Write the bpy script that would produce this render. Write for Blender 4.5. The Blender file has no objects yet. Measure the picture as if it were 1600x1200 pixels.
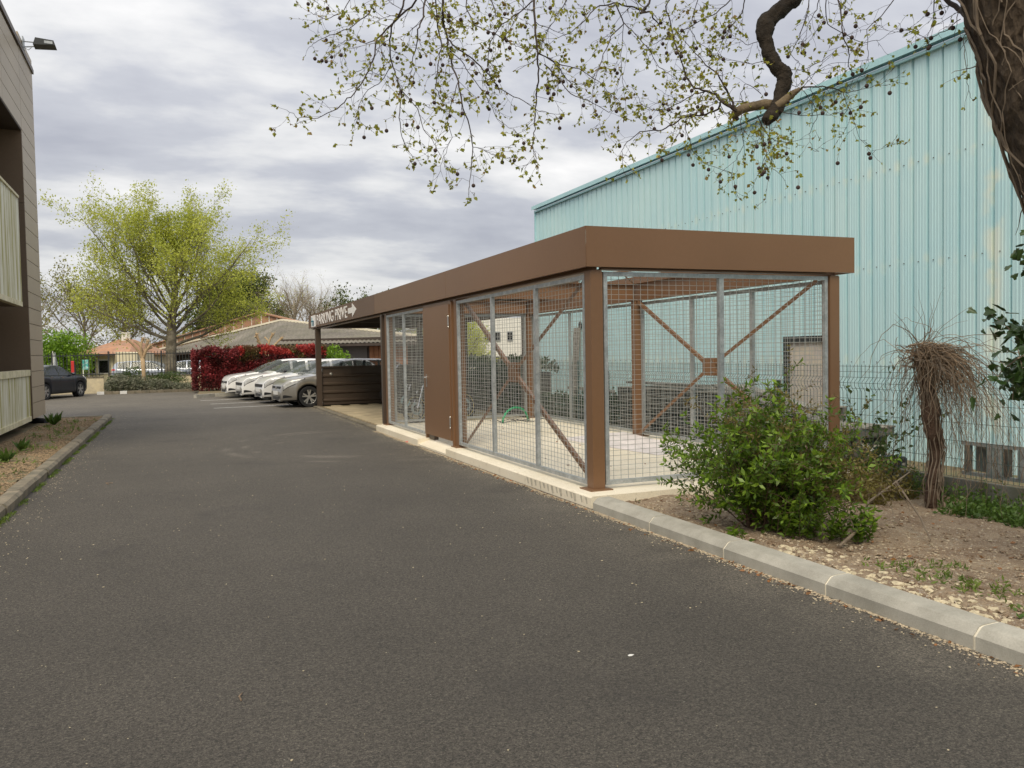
import bpy, math, random
import numpy as np
from mathutils import Vector, Matrix

sc = bpy.context.scene
COL = sc.collection
PI = math.pi

# ------------------------------------------------------------------ camera
F_PX, YAW, PITCH, ROLL = 1290.6, 0.3829, -0.0388, -0.0184
cy, sy, cp, sp = math.cos(YAW), math.sin(YAW), math.cos(PITCH), math.sin(PITCH)
fw = Vector((sy*cp, cy*cp, sp)); rt = Vector((cy, -sy, 0)); up = rt.cross(fw)
c_, s_ = math.cos(ROLL), math.sin(ROLL)
rt, up = c_*rt + s_*up, -s_*rt + c_*up
CAM = Vector((0, 0, 1.6))
cam = bpy.data.cameras.new('camera'); cam.sensor_width = 36; cam.lens = 36*F_PX/1600
cam.clip_start = .05; cam.clip_end = 2000
co = bpy.data.objects.new('camera', cam); COL.objects.link(co)
M = Matrix((rt, up, -fw)).transposed().to_4x4(); M.translation = CAM
co.matrix_world = M
sc.camera = co

def at(px, py, d):
    """world point seen at photo pixel (px,py) at depth d (used to survey positions)"""
    q = (px-800)*rt - (py-600)*up + F_PX*fw
    return CAM + q*(d/F_PX)

# ------------------------------------------------------------------ world and sun
SUN_EL, SUN_AZ = math.radians(50), math.radians(212)     # azimuth clockwise from +Y
w = bpy.data.worlds.new('World'); sc.world = w; w.use_nodes = True
nt = w.node_tree; nt.nodes.clear()
N = nt.nodes.new; L = nt.links.new
out = N('ShaderNodeOutputWorld')
sky = N('ShaderNodeTexSky'); sky.sky_type = 'NISHITA'; sky.sun_disc = False
sky.sun_elevation = SUN_EL; sky.sun_rotation = SUN_AZ
bg1 = N('ShaderNodeBackground'); bg1.inputs[1].default_value = 0.10
L(sky.outputs[0], bg1.inputs[0])
tc = N('ShaderNodeTexCoord'); sep = N('ShaderNodeSeparateXYZ'); L(tc.outputs['Generated'], sep.inputs[0])
def mth(op, a, b=None, cl=False):
    n = N('ShaderNodeMath'); n.operation = op; n.use_clamp = cl
    for i, v in enumerate((a, b)):
        if v is None: continue
        if isinstance(v, (int, float)): n.inputs[i].default_value = v
        else: L(v, n.inputs[i])
    return n.outputs[0]
zc = mth('ADD', mth('MAXIMUM', sep.outputs[2], 0.0), 0.22)
comb = N('ShaderNodeCombineXYZ'); L(mth('DIVIDE', sep.outputs[0], zc), comb.inputs[0]); L(mth('DIVIDE', sep.outputs[1], zc), comb.inputs[1])
mp = N('ShaderNodeMapping'); mp.inputs['Scale'].default_value = (0.85, 1.25, 1); mp.inputs['Rotation'].default_value = (0, 0, .25)
mp.inputs['Location'].default_value = (3.3, 1.7, 0)
L(comb.outputs[0], mp.inputs[0])
n1 = N('ShaderNodeTexNoise'); n1.inputs['Scale'].default_value = 1.3; n1.inputs['Detail'].default_value = 7; n1.inputs['Roughness'].default_value = .52; n1.inputs['Distortion'].default_value = .25
n2 = N('ShaderNodeTexNoise'); n2.inputs['Scale'].default_value = 4.2; n2.inputs['Detail'].default_value = 6; n2.inputs['Roughness'].default_value = .55
L(mp.outputs[0], n1.inputs[0]); L(mp.outputs[0], n2.inputs[0])
mixn = mth('ADD', mth('MULTIPLY', n1.outputs[0], .72), mth('MULTIPLY', n2.outputs[0], .28))
cr = N('ShaderNodeValToRGB'); e = cr.color_ramp.elements
e[0].position = .36; e[0].color = (.39, .40, .45, 1)
e[1].position = .66; e[1].color = (.86, .845, .83, 1)
a = e.new(.47); a.color = (.49, .50, .54, 1)
a = e.new(.54); a.color = (.655, .655, .66, 1)
L(mixn, cr.inputs[0])
grad = mth('ADD', .84, mth('MULTIPLY', mth('MAXIMUM', sep.outputs[2], 0), .80))
bg2 = N('ShaderNodeBackground'); L(cr.outputs[0], bg2.inputs[0]); L(grad, bg2.inputs[1])
mx = N('ShaderNodeMixShader'); mx.inputs[0].default_value = .93
L(bg1.outputs[0], mx.inputs[1]); L(bg2.outputs[0], mx.inputs[2]); L(mx.outputs[0], out.inputs[0])

sl = bpy.data.lights.new('sun', 'SUN'); sl.energy = 2.0; sl.angle = math.radians(30); sl.color = (1, .89, .70)
so = bpy.data.objects.new('sun', sl); COL.objects.link(so)
sd = Vector((math.sin(SUN_AZ)*math.cos(SUN_EL), math.cos(SUN_AZ)*math.cos(SUN_EL), math.sin(SUN_EL)))
so.rotation_euler = sd.to_track_quat('Z', 'Y').to_euler()
sc.view_settings.view_transform = 'Standard'; sc.view_settings.look = 'None'
sc.view_settings.exposure = 0.30; sc.view_settings.gamma = 1; sc.view_settings.use_curve_mapping = False

# ------------------------------------------------------------------ materials
class NT:
    def __init__(s, name):
        s.m = bpy.data.materials.new(name); s.m.use_nodes = True
        s.t = s.m.node_tree; s.b = s.t.nodes['Principled BSDF']; s.o = s.t.nodes['Material Output']
        s.pos = s.n('ShaderNodeNewGeometry').outputs['Position']
    def n(s, k): return s.t.nodes.new(k)
    def l(s, a, b): s.t.links.new(a, b)
    def math(s, op, a, b=None, c=None, clamp=False):
        n = s.n('ShaderNodeMath'); n.operation = op; n.use_clamp = clamp
        for i, v in enumerate((a, b, c)):
            if v is None: continue
            if isinstance(v, (int, float)): n.inputs[i].default_value = v
            else: s.l(v, n.inputs[i])
        return n.outputs[0]
    def noise(s, scale, detail=4, rough=.55, vec=None, stretch=None, dist=0):
        n = s.n('ShaderNodeTexNoise'); n.inputs['Scale'].default_value = scale; n.inputs['Detail'].default_value = detail
        n.inputs['Roughness'].default_value = rough; n.inputs['Distortion'].default_value = dist
        v = vec or s.pos
        if stretch:
            mp = s.n('ShaderNodeMapping'); mp.inputs['Scale'].default_value = stretch; s.l(v, mp.inputs[0]); v = mp.outputs[0]
        s.l(v, n.inputs['Vector']); return n.outputs[0]
    def range(s, v, a, b, c, d):
        n = s.n('ShaderNodeMapRange'); s.l(v, n.inputs[0])
        for i, x in enumerate((a, b, c, d)): n.inputs[i+1].default_value = x
        return n.outputs[0]
    def mix(s, f, a, b):
        n = s.n('ShaderNodeMix'); n.data_type = 'RGBA'
        for i, v in ((0, f), (6, a), (7, b)):
            if isinstance(v, (int, float)): n.inputs[i].default_value = v
            elif isinstance(v, tuple): n.inputs[i].default_value = (*v[:3], 1)
            else: s.l(v, n.inputs[i])
        return n.outputs[2]
    def scale(s, c, f):
        n = s.n('ShaderNodeVectorMath'); n.operation = 'SCALE'
        if isinstance(c, tuple): n.inputs[0].default_value = c[:3]
        else: s.l(c, n.inputs[0])
        if isinstance(f, (int, float)): n.inputs['Scale'].default_value = f
        else: s.l(f, n.inputs['Scale'])
        return n.outputs[0]
    def color(s, c): s.l(c, s.b.inputs['Base Color'])
    def bump(s, h, strength=.3, dist=.01):
        n = s.n('ShaderNodeBump'); n.inputs['Strength'].default_value = strength; n.inputs['Distance'].default_value = dist
        s.l(h, n.inputs['Height']); s.l(n.outputs[0], s.b.inputs['Normal'])
    def set(s, **k):
        for a, v in k.items(): s.b.inputs[a.replace('_', ' ')].default_value = v

def mat(name, col, rough=.65, metal=0, v1=.12, s1=1.3, v2=.08, s2=30, bump=.0, bs=80, bd=.004, coat=0, tint=None, obj=.0, stretch=None):
    k = NT(name)
    f = k.math('MULTIPLY', k.range(k.noise(s1, 4, stretch=stretch), .25, .75, 1-v1, 1+v1), k.range(k.noise(s2, 3), .25, .75, 1-v2, 1+v2))
    if obj:
        oi = k.n('ShaderNodeObjectInfo'); f = k.math('MULTIPLY', f, k.range(oi.outputs['Random'], 0, 1, 1-obj, 1+obj))
    c = col
    if tint: c = k.mix(k.range(k.noise(s1*1.7, 5, .6, stretch=stretch), .42, .68, 0, 1), col, tint)
    k.color(k.scale(c, f)); k.set(Roughness=rough, Metallic=metal)
    if coat: k.set(Coat_Weight=coat, Coat_Roughness=.08)
    if bump: k.bump(k.noise(bs, 3), bump, bd)
    return k.m

def leafmat(name, c1, c2, trans=.35, s=9, rough=.5):
    k = NT(name)
    col = k.mix(k.range(k.noise(s, 4, .7), .35, .65, 0, 1), c1, c2)
    k.color(col); k.set(Roughness=rough)
    tr = k.n('ShaderNodeBsdfTranslucent'); k.l(col, tr.inputs[0])
    m = k.n('ShaderNodeMixShader'); m.inputs[0].default_value = trans
    k.l(k.b.outputs[0], m.inputs[1]); k.l(tr.outputs[0], m.inputs[2]); k.l(m.outputs[0], k.o.inputs[0])
    return k.m

MT = {}
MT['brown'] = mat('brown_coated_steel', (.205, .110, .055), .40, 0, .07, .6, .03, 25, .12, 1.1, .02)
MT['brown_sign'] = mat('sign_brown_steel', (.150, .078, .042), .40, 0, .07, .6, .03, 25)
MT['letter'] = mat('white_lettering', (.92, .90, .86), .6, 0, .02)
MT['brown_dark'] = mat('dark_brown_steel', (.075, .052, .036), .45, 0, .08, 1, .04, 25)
MT['galv'] = mat('galvanised_steel', (.36, .385, .39), .42, .35, .18, 9, .16, 45, .05, 90, tint=(.47, .49, .49))
MT['wire'] = mat('galvanised_wire', (.44, .44, .41), .45, .3, .1, 8, .05, 60)
MT['stainless'] = mat('stainless_handle', (.55, .54, .52), .25, .8, .03)
MT['black'] = mat('black_rubber', (.016, .016, .017), .75, 0, .2, 8, .1, 60, .1)
MT['plastic_black'] = mat('black_plastic', (.022, .022, .024), .45, 0, .1, 5)
MT['dark_deck'] = mat('dark_roof_deck', (.035, .037, .040), .6, 0, .15, 2)
MT['mortar'] = mat('mortar', (.72, .66, .52), .9, 0, .1, 6, .1, 80, .2)
MT['white_paint'] = mat('white_paint', (.74, .73, .69), .55, 0, .06, 2, .05, 30)
MT['bark'] = None

# asphalt
k = NT('asphalt')
fine = k.noise(150, 4, .8); mid = k.noise(48, 4, .8); big = k.noise(.42, 5, .6); patch = k.noise(1.6, 5, .65)
f = k.math('MULTIPLY', k.range(fine, .32, .68, .15, 1.85), k.range(mid, .32, .68, .5, 1.5))
va = k.n('ShaderNodeTexVoronoi'); va.inputs['Scale'].default_value = 115; k.l(k.pos, va.inputs['Vector']); sc_ = k.n('ShaderNodeSeparateColor'); k.l(va.outputs['Color'], sc_.inputs[0])
f = k.math('MULTIPLY', f, k.range(sc_.outputs[0], 0, 1, .55, 1.5))
f = k.math('MULTIPLY', f, k.range(big, .3, .7, .84, 1.12))
f = k.math('MULTIPLY', f, k.range(patch, .35, .7, .96, 1.07))
sx = k.n('ShaderNodeSeparateXYZ'); k.l(k.pos, sx.inputs[0])
# pale dust along the right kerb; paler with distance; older paler asphalt beyond
d1 = k.math('ADD', k.math('ADD', k.math('MULTIPLY', k.range(sx.outputs[0], 2.9, 3.8, 0, 1), k.range(k.noise(2.1, 5, .7), .3, .7, 0, 1)), k.range(sx.outputs[1], 3, 22, 0, .34)), k.range(sx.outputs[1], 23.5, 25.5, 0, .5), clamp=True)
col = k.mix(k.math('MULTIPLY', d1, .55), (.072, .063, .050), (.195, .172, .134))
# tyre scrub arcs
for (cx, cyy, r, wd, am) in ((3.4, 15.2, 2.35, .10, .5), (3.6, 15.0, 2.9, .14, .35), (3.2, 14.6, 1.9, .07, .35)):
    dx = k.math('SUBTRACT', sx.outputs[0], cx); dy = k.math('SUBTRACT', sx.outputs[1], cyy)
    r2 = k.math('SQRT', k.math('ADD', k.math('MULTIPLY', dx, dx), k.math('MULTIPLY', dy, dy)))
    ring = k.range(k.math('ABSOLUTE', k.math('SUBTRACT', r2, r)), 0, wd, 1, 0)
    ring = k.math('MULTIPLY', ring, k.range(k.noise(1.1, 3), .45, .62, 0, am)); ring = k.math('MULTIPLY', ring, k.range(dx, -1.2, .4, 1, 0))
    col = k.mix(ring, col, (.26, .23, .185))
vo = k.n('ShaderNodeTexVoronoi'); vo.inputs['Scale'].default_value = 26; k.l(k.pos, vo.inputs['Vector'])
speck = k.math('MULTIPLY', k.range(vo.outputs['Distance'], .05, .11, 1, 0), k.range(k.noise(11, 2), .60, .66, 0, 1))
col2 = k.scale(col, f)
col2 = k.mix(k.math('MULTIPLY', speck, .75), col2, (.45, .42, .36))
oil = k.math('MULTIPLY', k.range(k.noise(.9, 3, .5, dist=.6), .60, .70, 0, .38), k.range(k.noise(7, 4, .7), .4, .6, .4, 1))
col2 = k.mix(oil, col2, (.035, .031, .027))
k.color(col2); k.set(Roughness=.80)
k.bump(k.math('ADD', fine, mid), .8, .01)
MT['asphalt'] = k.m

# soil
k = NT('soil')
c = k.mix(k.range(k.noise(2.5, 6, .7), .35, .65, 0, 1), (.19, .125, .075), (.33, .25, .165))
c = k.mix(k.range(k.noise(38, 3, .7), .58, .68, 0, 1), c, (.50, .45, .37))
c = k.scale(c, k.range(k.noise(90, 3, .7), .3, .7, .6, 1.4))
k.color(c); k.set(Roughness=.95); k.bump(k.noise(60, 6, .7), .7, .02)
MT['soil'] = k.m
MT['gravel_ground'] = mat('gravel_ground', (.20, .145, .085), .95, 0, .25, 3, .5, 70, .8, 70, .02, tint=(.15, .15, .07))
MT['stone'] = mat('pale_stone', (.48, .40, .28), .9, 0, .3, 17, .12, 80, .3, 60, tint=(.28, .22, .15))
MT['stone_brown'] = mat('brown_gravel', (.33, .235, .135), .9, 0, .4, 37, .2, 80, .3, 60, tint=(.13, .09, .05))
MT['stone_white'] = mat('limestone', (.50, .43, .29), .9, 0, .35, 24, .12, 80, .3, 60)
MT['kerb'] = mat('kerb_concrete', (.41, .39, .33), .85, 0, .12, 2.4, .12, 110, .25, 120, .003, tint=(.31, .295, .245), obj=.06)
MT['kerb_old'] = mat('old_kerb_concrete', (.22, .185, .13), .92, 0, .22, 3, .15, 60, .5, 60, .006, tint=(.13, .12, .085), obj=.12)
k = NT('cream_concrete')
c = k.mix(k.range(k.noise(1.2, 5, .6), .35, .65, 0, 1), (.84, .765, .61), (.76, .68, .52))
c = k.mix(k.range(k.noise(7, 5, .7, stretch=(3, 1, 1)), .58, .72, 0, .5), c, (.40, .33, .23))
c = k.scale(c, k.range(k.noise(120, 3), .3, .7, .9, 1.1)); k.color(c); k.set(Roughness=.85); k.bump(k.noise(70, 4), .2, .004)
MT['cream_conc'] = k.m
MT['paver'] = mat('sand_paver', (.46, .375, .235), .88, 0, .12, 1.2, .12, 90, .2, 90, obj=.10, tint=(.36, .29, .18))
MT['board_conc'] = mat('concrete_board', (.15, .155, .14), .9, 0, .25, 2, .15, 40, .3, 40, tint=(.09, .10, .06))
MT['dash'] = mat('beige_render', (.66, .56, .36), .9, 0, .1, 2, .06, 30, tint=(.5, .43, .3))
# teal ribbed sheet: colour, pale lichen smudges round the fixings, slow streaks
k = NT('teal_sheet')
sx = k.n('ShaderNodeSeparateXYZ'); k.l(k.pos, sx.inputs[0])
c = k.mix(k.range(k.noise(.55, 4, .6), .35, .65, 0, 1), (.47, .70, .735), (.53, .74, .755))
c = k.mix(k.range(k.noise(1.5, 4, .6, stretch=(1, 5, .12)), .5, .7, 0, .55), c, (.60, .77, .77))
c = k.mix(k.range(sx.outputs[2], 1.2, 2.6, .55, 0), c, (.56, .76, .80))
for zz in (4.37, 2.86, 1.33):
    dz = k.math('DIVIDE', k.math('SUBTRACT', sx.outputs[2], zz), .16)
    yy = k.math('DIVIDE', sx.outputs[1], .27); fr = k.math('SUBTRACT', k.math('FRACT', k.math('ADD', yy, .18)), .5)
    dy = k.math('DIVIDE', fr, .33)
    r = k.math('SQRT', k.math('ADD', k.math('MULTIPLY', dz, dz), k.math('MULTIPLY', dy, dy)))
    spot = k.math('MULTIPLY', k.range(r, .2, 1.0, .5, 0), k.range(k.noise(3.1, 3, .6), .42, .6, .1, 1))
    c = k.mix(spot, c, (.76, .80, .68))
band = k.math('MULTIPLY', k.range(k.math('ABSOLUTE', k.math('SUBTRACT', sx.outputs[1], 8.15)), .05, .2, 1, 0), k.range(k.noise(2.2, 3), .45, .58, 0, .7))
c = k.mix(band, c, (.76, .79, .66))
k.color(c); k.set(Roughness=.42); MT['teal'] = k.m
MT['teal_trim'] = mat('teal_trim', (.42, .68, .72), .4, 0, .08, 1)
# left building cladding
MT['clad'] = mat('taupe_cladding', (.37, .30, .205), .45, 0, .06, .7, .03, 30, obj=.05)
MT['clad_dark'] = mat('brown_reveal', (.135, .092, .055), .5, 0, .08, .8, obj=.04)
MT['soffit'] = mat('dark_soffit', (.05, .034, .022), .7)
k = NT('stained_white_panel')
c = k.mix(k.range(k.noise(1.0, 5, .65, stretch=(1, 6, .25)), .45, .62, 0, 1), (.74, .72, .61), (.40, .36, .13))
c = k.mix(k.range(k.noise(3.0, 4, .6, stretch=(1, 5, .2)), .5, .7, 0, .6), c, (.50, .47, .28))
k.color(c); k.set(Roughness=.6); MT['stained'] = k.m
MT['cap'] = mat('balcony_cap', (.66, .60, .42), .7, 0, .15, 3, tint=(.50, .45, .24))
MT['dark_glass'] = mat('dark_glass', (.012, .012, .014), .06)
MT['glass'] = mat('car_glass', (.15, .175, .165), .05, 0, .05, 1)
_g = MT['glass'].node_tree.nodes['Principled BSDF']; _g.inputs['Alpha'].default_value = .5
MT['glass2'] = mat('tinted_glass', (.018, .024, .028), .04, 0, .05, 1)
MT['lens'] = mat('headlight_lens', (.50, .50, .48), .08, 0, .25, 14, .1, 40, coat=1)
MT['alloy'] = mat('alloy_wheel', (.50, .49, .47), .3, .6, .05)
MT['p_grey'] = mat('grey_car_paint', (.34, .32, .285), .28, .45, .02, 1, .02, 50, coat=.9)
MT['p_white'] = mat('white_car_paint', (.84, .83, .79), .3, 0, .02, 1, .01, 50, coat=.9)
MT['p_white2'] = mat('pearl_car_paint', (.78, .77, .74), .3, .05, .02, 1, .01, 50, coat=.9)
MT['p_navy'] = mat('navy_car_paint', (.006, .011, .022), .35, 0, .02, 1, .01, 50, coat=.35)
MT['p_silver'] = mat('silver_car_paint', (.42, .45, .50), .3, .4, .02, 1, .01, 50, coat=.8)
MT['chrome'] = mat('chrome', (.6, .6, .6), .15, .9, .02)
MT['red'] = mat('red_plastic', (.62, .035, .03), .5, 0, .05)
MT['roof_fc'] = mat('corrugated_roof', (.19, .168, .135), .9, 0, .3, .35, .25, 3, tint=(.15, .14, .095), stretch=(1, 1, 1))
MT['verge'] = mat('white_verge', (.78, .72, .56), .8, 0, .1, .6)
MT['wood_dark'] = mat('dark_timber', (.060, .045, .037), .8, 0, .2, .6, stretch=(3, 3, .3))
MT['wood_red'] = mat('red_timber', (.30, .13, .065), .8, 0, .25, .8, tint=(.42, .20, .11))
MT['tile_orange'] = mat('orange_roof_tile', (.43, .225, .13), .85, 0, .25, .7, .2, 4, tint=(.36, .23, .16))
MT['house_cream'] = mat('cream_wall', (.66, .60, .42), .85, 0, .08, .4)
MT['house_white'] = mat('white_wall', (.80, .78, .70), .8, 0, .06, .3)
MT['fence_dark'] = mat('dark_painted_steel', (.030, .034, .033), .5)
MT['fence_green'] = mat('green_wire', (.075, .13, .125), .5)
MT['poster'] = mat('teal_poster', (.05, .36, .33), .6, 0, .5, 4, .2, 9, tint=(.6, .75, .7))
MT['pallet'] = mat('weathered_timber', (.33, .31, .265), .9, 0, .3, 6, .25, 25, .3, 40, tint=(.16, .14, .115), obj=.3)
MT['pallet_dark'] = mat('old_grey_timber', (.115, .105, .09), .9, 0, .3, 6, .2, 25, obj=.3)
MT['sheet'] = mat('white_plastic_sheet', (.72, .66, .63), .5, 0, .08, 3)
MT['green_hose'] = mat('green_hose', (.02, .36, .15), .4)
MT['yellow'] = mat('yellow_rim_tape', (.62, .47, .09), .4)
MT['bark_plane'] = None
k = NT('plane_bark')
nb = k.noise(14, 6, .75, stretch=(1, 1, .45)); vb = k.n('ShaderNodeTexVoronoi'); vb.inputs['Scale'].default_value = 22
mpn = k.n('ShaderNodeMapping'); mpn.inputs['Scale'].default_value = (1, 1, .4); k.l(k.pos, mpn.inputs[0]); k.l(mpn.outputs[0], vb.inputs['Vector'])
c = k.mix(k.range(nb, .35, .65, 0, 1), (.030, .020, .012), (.125, .09, .058))
c = k.mix(k.range(vb.outputs['Distance'], .0, .35, .8, 0), c, (.016, .011, .007))
k.color(c); k.set(Roughness=.95)
k.bump(k.math('ADD', k.math('MULTIPLY', vb.outputs['Distance'], 1.2), nb), 1.0, .05); MT['bark_plane'] = k.m
MT['bark_limb'] = mat('dark_limb_bark', (.026, .019, .012), .95, 0, .45, 18, .2, 60, .8, 40, .02)
MT['bark_pale'] = mat('pale_limb_bark', (.165, .125, .075), .9, 0, .3, 10, .2, 60, .6, 40, .01)
MT['twig'] = mat('dark_twig', (.052, .038, .030), .9, 0, .2, 9)
MT['vine'] = mat('grey_vine', (.20, .155, .11), .9, 0, .3, 12)
MT['straw'] = mat('dry_vine', (.30, .215, .135), .9, 0, .45, 14, tint=(.10, .06, .038))
MT['vine_dark'] = mat('vine_stump_bark', (.085, .052, .034), .95, 0, .3, 20, .2, 60, .8, 40, .02)
MT['seed'] = mat('seed_ball', (.065, .042, .035), .95, 0, .2, 60, .2, 200, .6, 200, .003)
MT['bark_far'] = mat('far_tree_bark', (.13, .11, .075), .9, 0, .3, 2, .2, 12, tint=(.26, .23, .17))
MT['bark_bare'] = mat('bare_tree_bark', (.30, .255, .19), .9, 0, .3, 1)
MT['bark_pollard'] = mat('pollard_bark', (.42, .30, .17), .9, 0, .25, 5)
MT['lf_plane'] = leafmat('plane_young_leaf', (.46, .42, .05), (.20, .25, .04), .5, 14)
MT['lf_plane_rust'] = leafmat('plane_rusty_leaf', (.26, .15, .03), (.20, .16, .03), .4, 14)
MT['lf_far'] = leafmat('far_tree_leaf', (.60, .62, .10), (.44, .50, .08), .4, 1.2)
MT['lf_olive'] = leafmat('olive_leaf', (.30, .27, .06), (.17, .19, .04), .3, .9)
MT['lf_dark'] = leafmat('evergreen_leaf', (.13, .17, .02), (.05, .07, .012), .2, .8)
MT['lf_bright'] = leafmat('bright_leaf', (.30, .48, .03), (.09, .20, .015), .3, 1.8)
MT['lf_red'] = leafmat('red_hedge_leaf', (.33, .045, .05), (.075, .022, .018), .25, 1.5)
MT['lf_red2'] = leafmat('scarlet_hedge_leaf', (.55, .07, .05), (.30, .04, .04), .25, 2.5)
MT['lf_redgreen'] = leafmat('red_green_hedge_leaf', (.12, .13, .03), (.16, .04, .03), .25, 2.5)
MT['lf_lav'] = leafmat('grey_shrub_leaf', (.27, .265, .19), (.11, .13, .07), .15, 2.5)
MT['lf_jun'] = leafmat('juniper_leaf', (.13, .19, .05), (.05, .085, .025), .15, 2.5)
MT['lf_bush'] = leafmat('bush_leaf', (.14, .23, .018), (.05, .105, .010), .35, 7, .38)
MT['lf_bush_new'] = leafmat('bush_new_leaf', (.27, .41, .035), (.14, .25, .022), .4, 9, .38)
MT['lf_bush_old'] = leafmat('bush_bronze_leaf', (.21, .19, .04), (.15, .11, .03), .3, 9)
MT['lf_ivy'] = leafmat('ivy_leaf', (.045, .085, .018), (.018, .040, .010), .15, 11, .3)
MT['lf_bramble'] = leafmat('bramble_leaf', (.09, .15, .03), (.05, .07, .02), .3, 12)
MT['lf_weed'] = leafmat('weed_leaf', (.12, .21, .03), (.05, .10, .018), .3, 5)
MT['lf_grass'] = leafmat('grass_blade', (.22, .29, .05), (.10, .17, .03), .3, 5)
MT['lf_dry'] = leafmat('dry_leaf', (.38, .17, .06), (.20, .10, .04), .2, 12)

# ------------------------------------------------------------------ geometry helpers
class MB:
    def __init__(s): s.v = []; s.f = []
    def box(s, x0, x1, y0, y1, z0, z1):
        i = len(s.v)
        s.v += [(x0,y0,z0),(x1,y0,z0),(x1,y1,z0),(x0,y1,z0),(x0,y0,z1),(x1,y0,z1),(x1,y1,z1),(x0,y1,z1)]
        s.f += [(i,i+3,i+2,i+1),(i+4,i+5,i+6,i+7),(i,i+1,i+5,i+4),(i+1,i+2,i+6,i+5),(i+2,i+3,i+7,i+6),(i+3,i,i+4,i+7)]
        return s
    def bevbox(s, x0, x1, y0, y1, z0, z1, b):
        """box whose top edges are chamfered by b"""
        i = len(s.v)
        for (d, z) in ((0, z0), (0, z1-b), (b, z1)):
            s.v += [(x0+d,y0+d,z),(x1-d,y0+d,z),(x1-d,y1-d,z),(x0+d,y1-d,z)]
        s.f.append((i,i+3,i+2,i+1)); s.f.append((i+8,i+9,i+10,i+11))
        for r in (0, 4):
            for q in range(4):
                s.f.append((i+r+q, i+r+(q+1)%4, i+r+4+(q+1)%4, i+r+4+q))
        return s
    def bar(s, a, b, w_, h_, upv=(0, 0, 1)):
        """rectangular bar from a to b; w_ across, h_ along upv"""
        a = Vector(a); b = Vector(b); d = (b-a).normalized(); u = Vector(upv)
        if abs(d.dot(u)) > .98: u = Vector((1, 0, 0))
        x = d.cross(u).normalized(); u = x.cross(d).normalized()
        i = len(s.v)
        for p in (a, b):
            for (q, r) in ((-1,-1),(1,-1),(1,1),(-1,1)):
                s.v.append(tuple(p + x*q*w_/2 + u*r*h_/2))
        s.f += [(i,i+1,i+2,i+3),(i+7,i+6,i+5,i+4)] + [(i+q, i+4+q, i+4+(q+1)%4, i+(q+1)%4) for q in range(4)]
        return s
    def tube(s, pts, rs, n=5, cap=True):
        pts = [Vector(p) for p in pts]
        if not isinstance(rs, (list, tuple)): rs = [rs]*len(pts)
        i0 = len(s.v); m = len(pts); x = None
        for j, p in enumerate(pts):
            d = (pts[min(j+1, m-1)] - pts[max(j-1, 0)])
            if d.length < 1e-9: d = Vector((0, 0, 1))
            d.normalize()
            if x is None:
                x = d.orthogonal().normalized()
            else:
                x = x - d*x.dot(d)
                x = x.normalized() if x.length > 1e-6 else d.orthogonal().normalized()
            y = d.cross(x)
            for q in range(n):
                a = 2*PI*q/n
                s.v.append(tuple(p + (x*math.cos(a) + y*math.sin(a))*rs[j]))
        for j in range(m-1):
            for q in range(n):
                s.f.append((i0+j*n+q, i0+j*n+(q+1)%n, i0+(j+1)*n+(q+1)%n, i0+(j+1)*n+q))
        if cap:
            s.f.append(tuple(i0+q for q in range(n-1, -1, -1))); s.f.append(tuple(i0+(m-1)*n+q for q in range(n)))
        return s
    def lathe(s, prof, c=(0,0,0), axis='z', n=24, close=False):
        i0 = len(s.v); m = len(prof)
        for (r, h) in prof:
            for q in range(n):
                a = 2*PI*q/n; u, v = r*math.cos(a), r*math.sin(a)
                p = {'z': (u, v, h), 'y': (u, h, v), 'x': (h, u, v)}[axis]
                s.v.append((p[0]+c[0], p[1]+c[1], p[2]+c[2]))
        rng_ = range(m) if close else range(m-1)
        for j in rng_:
            k2 = (j+1) % m
            for q in range(n):
                s.f.append((i0+j*n+q, i0+j*n+(q+1)%n, i0+k2*n+(q+1)%n, i0+k2*n+q))
        return s
    def poly(s, pts):
        i = len(s.v); s.v += [tuple(p) for p in pts]; s.f.append(tuple(range(i, i+len(pts)))); return s
    def prism(s, pts, dvec):
        """closed outline pts extruded by dvec"""
        i = len(s.v); n = len(pts); d = Vector(dvec)
        s.v += [tuple(p) for p in pts] + [tuple(Vector(p)+d) for p in pts]
        s.f.append(tuple(range(i+n-1, i-1, -1))); s.f.append(tuple(range(i+n, i+2*n)))
        for q in range(n): s.f.append((i+q, i+(q+1)%n, i+n+(q+1)%n, i+n+q))
        return s
    def ball(s, c, r, sq=(1, 1, 1), n=6, m=4):
        i = len(s.v)
        s.v.append((c[0], c[1], c[2]-r*sq[2]))
        for j in range(1, m):
            t = PI*j/m
            for q in range(n):
                a = 2*PI*q/n + .3*j
                s.v.append((c[0]+r*sq[0]*math.sin(t)*math.cos(a), c[1]+r*sq[1]*math.sin(t)*math.sin(a), c[2]-r*sq[2]*math.cos(t)))
        s.v.append((c[0], c[1], c[2]+r*sq[2])); e_ = len(s.v)-1
        for q in range(n):
            s.f.append((i, i+1+(q+1)%n, i+1+q)); s.f.append((e_, e_-n+q, e_-n+(q+1)%n))
        for j in range(m-2):
            for q in range(n):
                a = i+1+j*n; s.f.append((a+q, a+(q+1)%n, a+n+(q+1)%n, a+n+q))
        return s
    def mesh(s, name, off=(0, 0, 0), smooth=False):
        me = bpy.data.meshes.new(name)
        o = Vector(off)
        me.from_pydata([(v[0]-o.x, v[1]-o.y, v[2]-o.z) for v in s.v], [], s.f)
        if smooth: me.polygons.foreach_set('use_smooth', [True]*len(me.polygons))
        me.update(); return me
    def build(s, name, m, parent=None, smooth=False, kind=None, label=None):
        me = s.mesh(name, wloc(parent), smooth)
        return link(name, me, m, parent, kind=kind, label=label)

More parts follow.
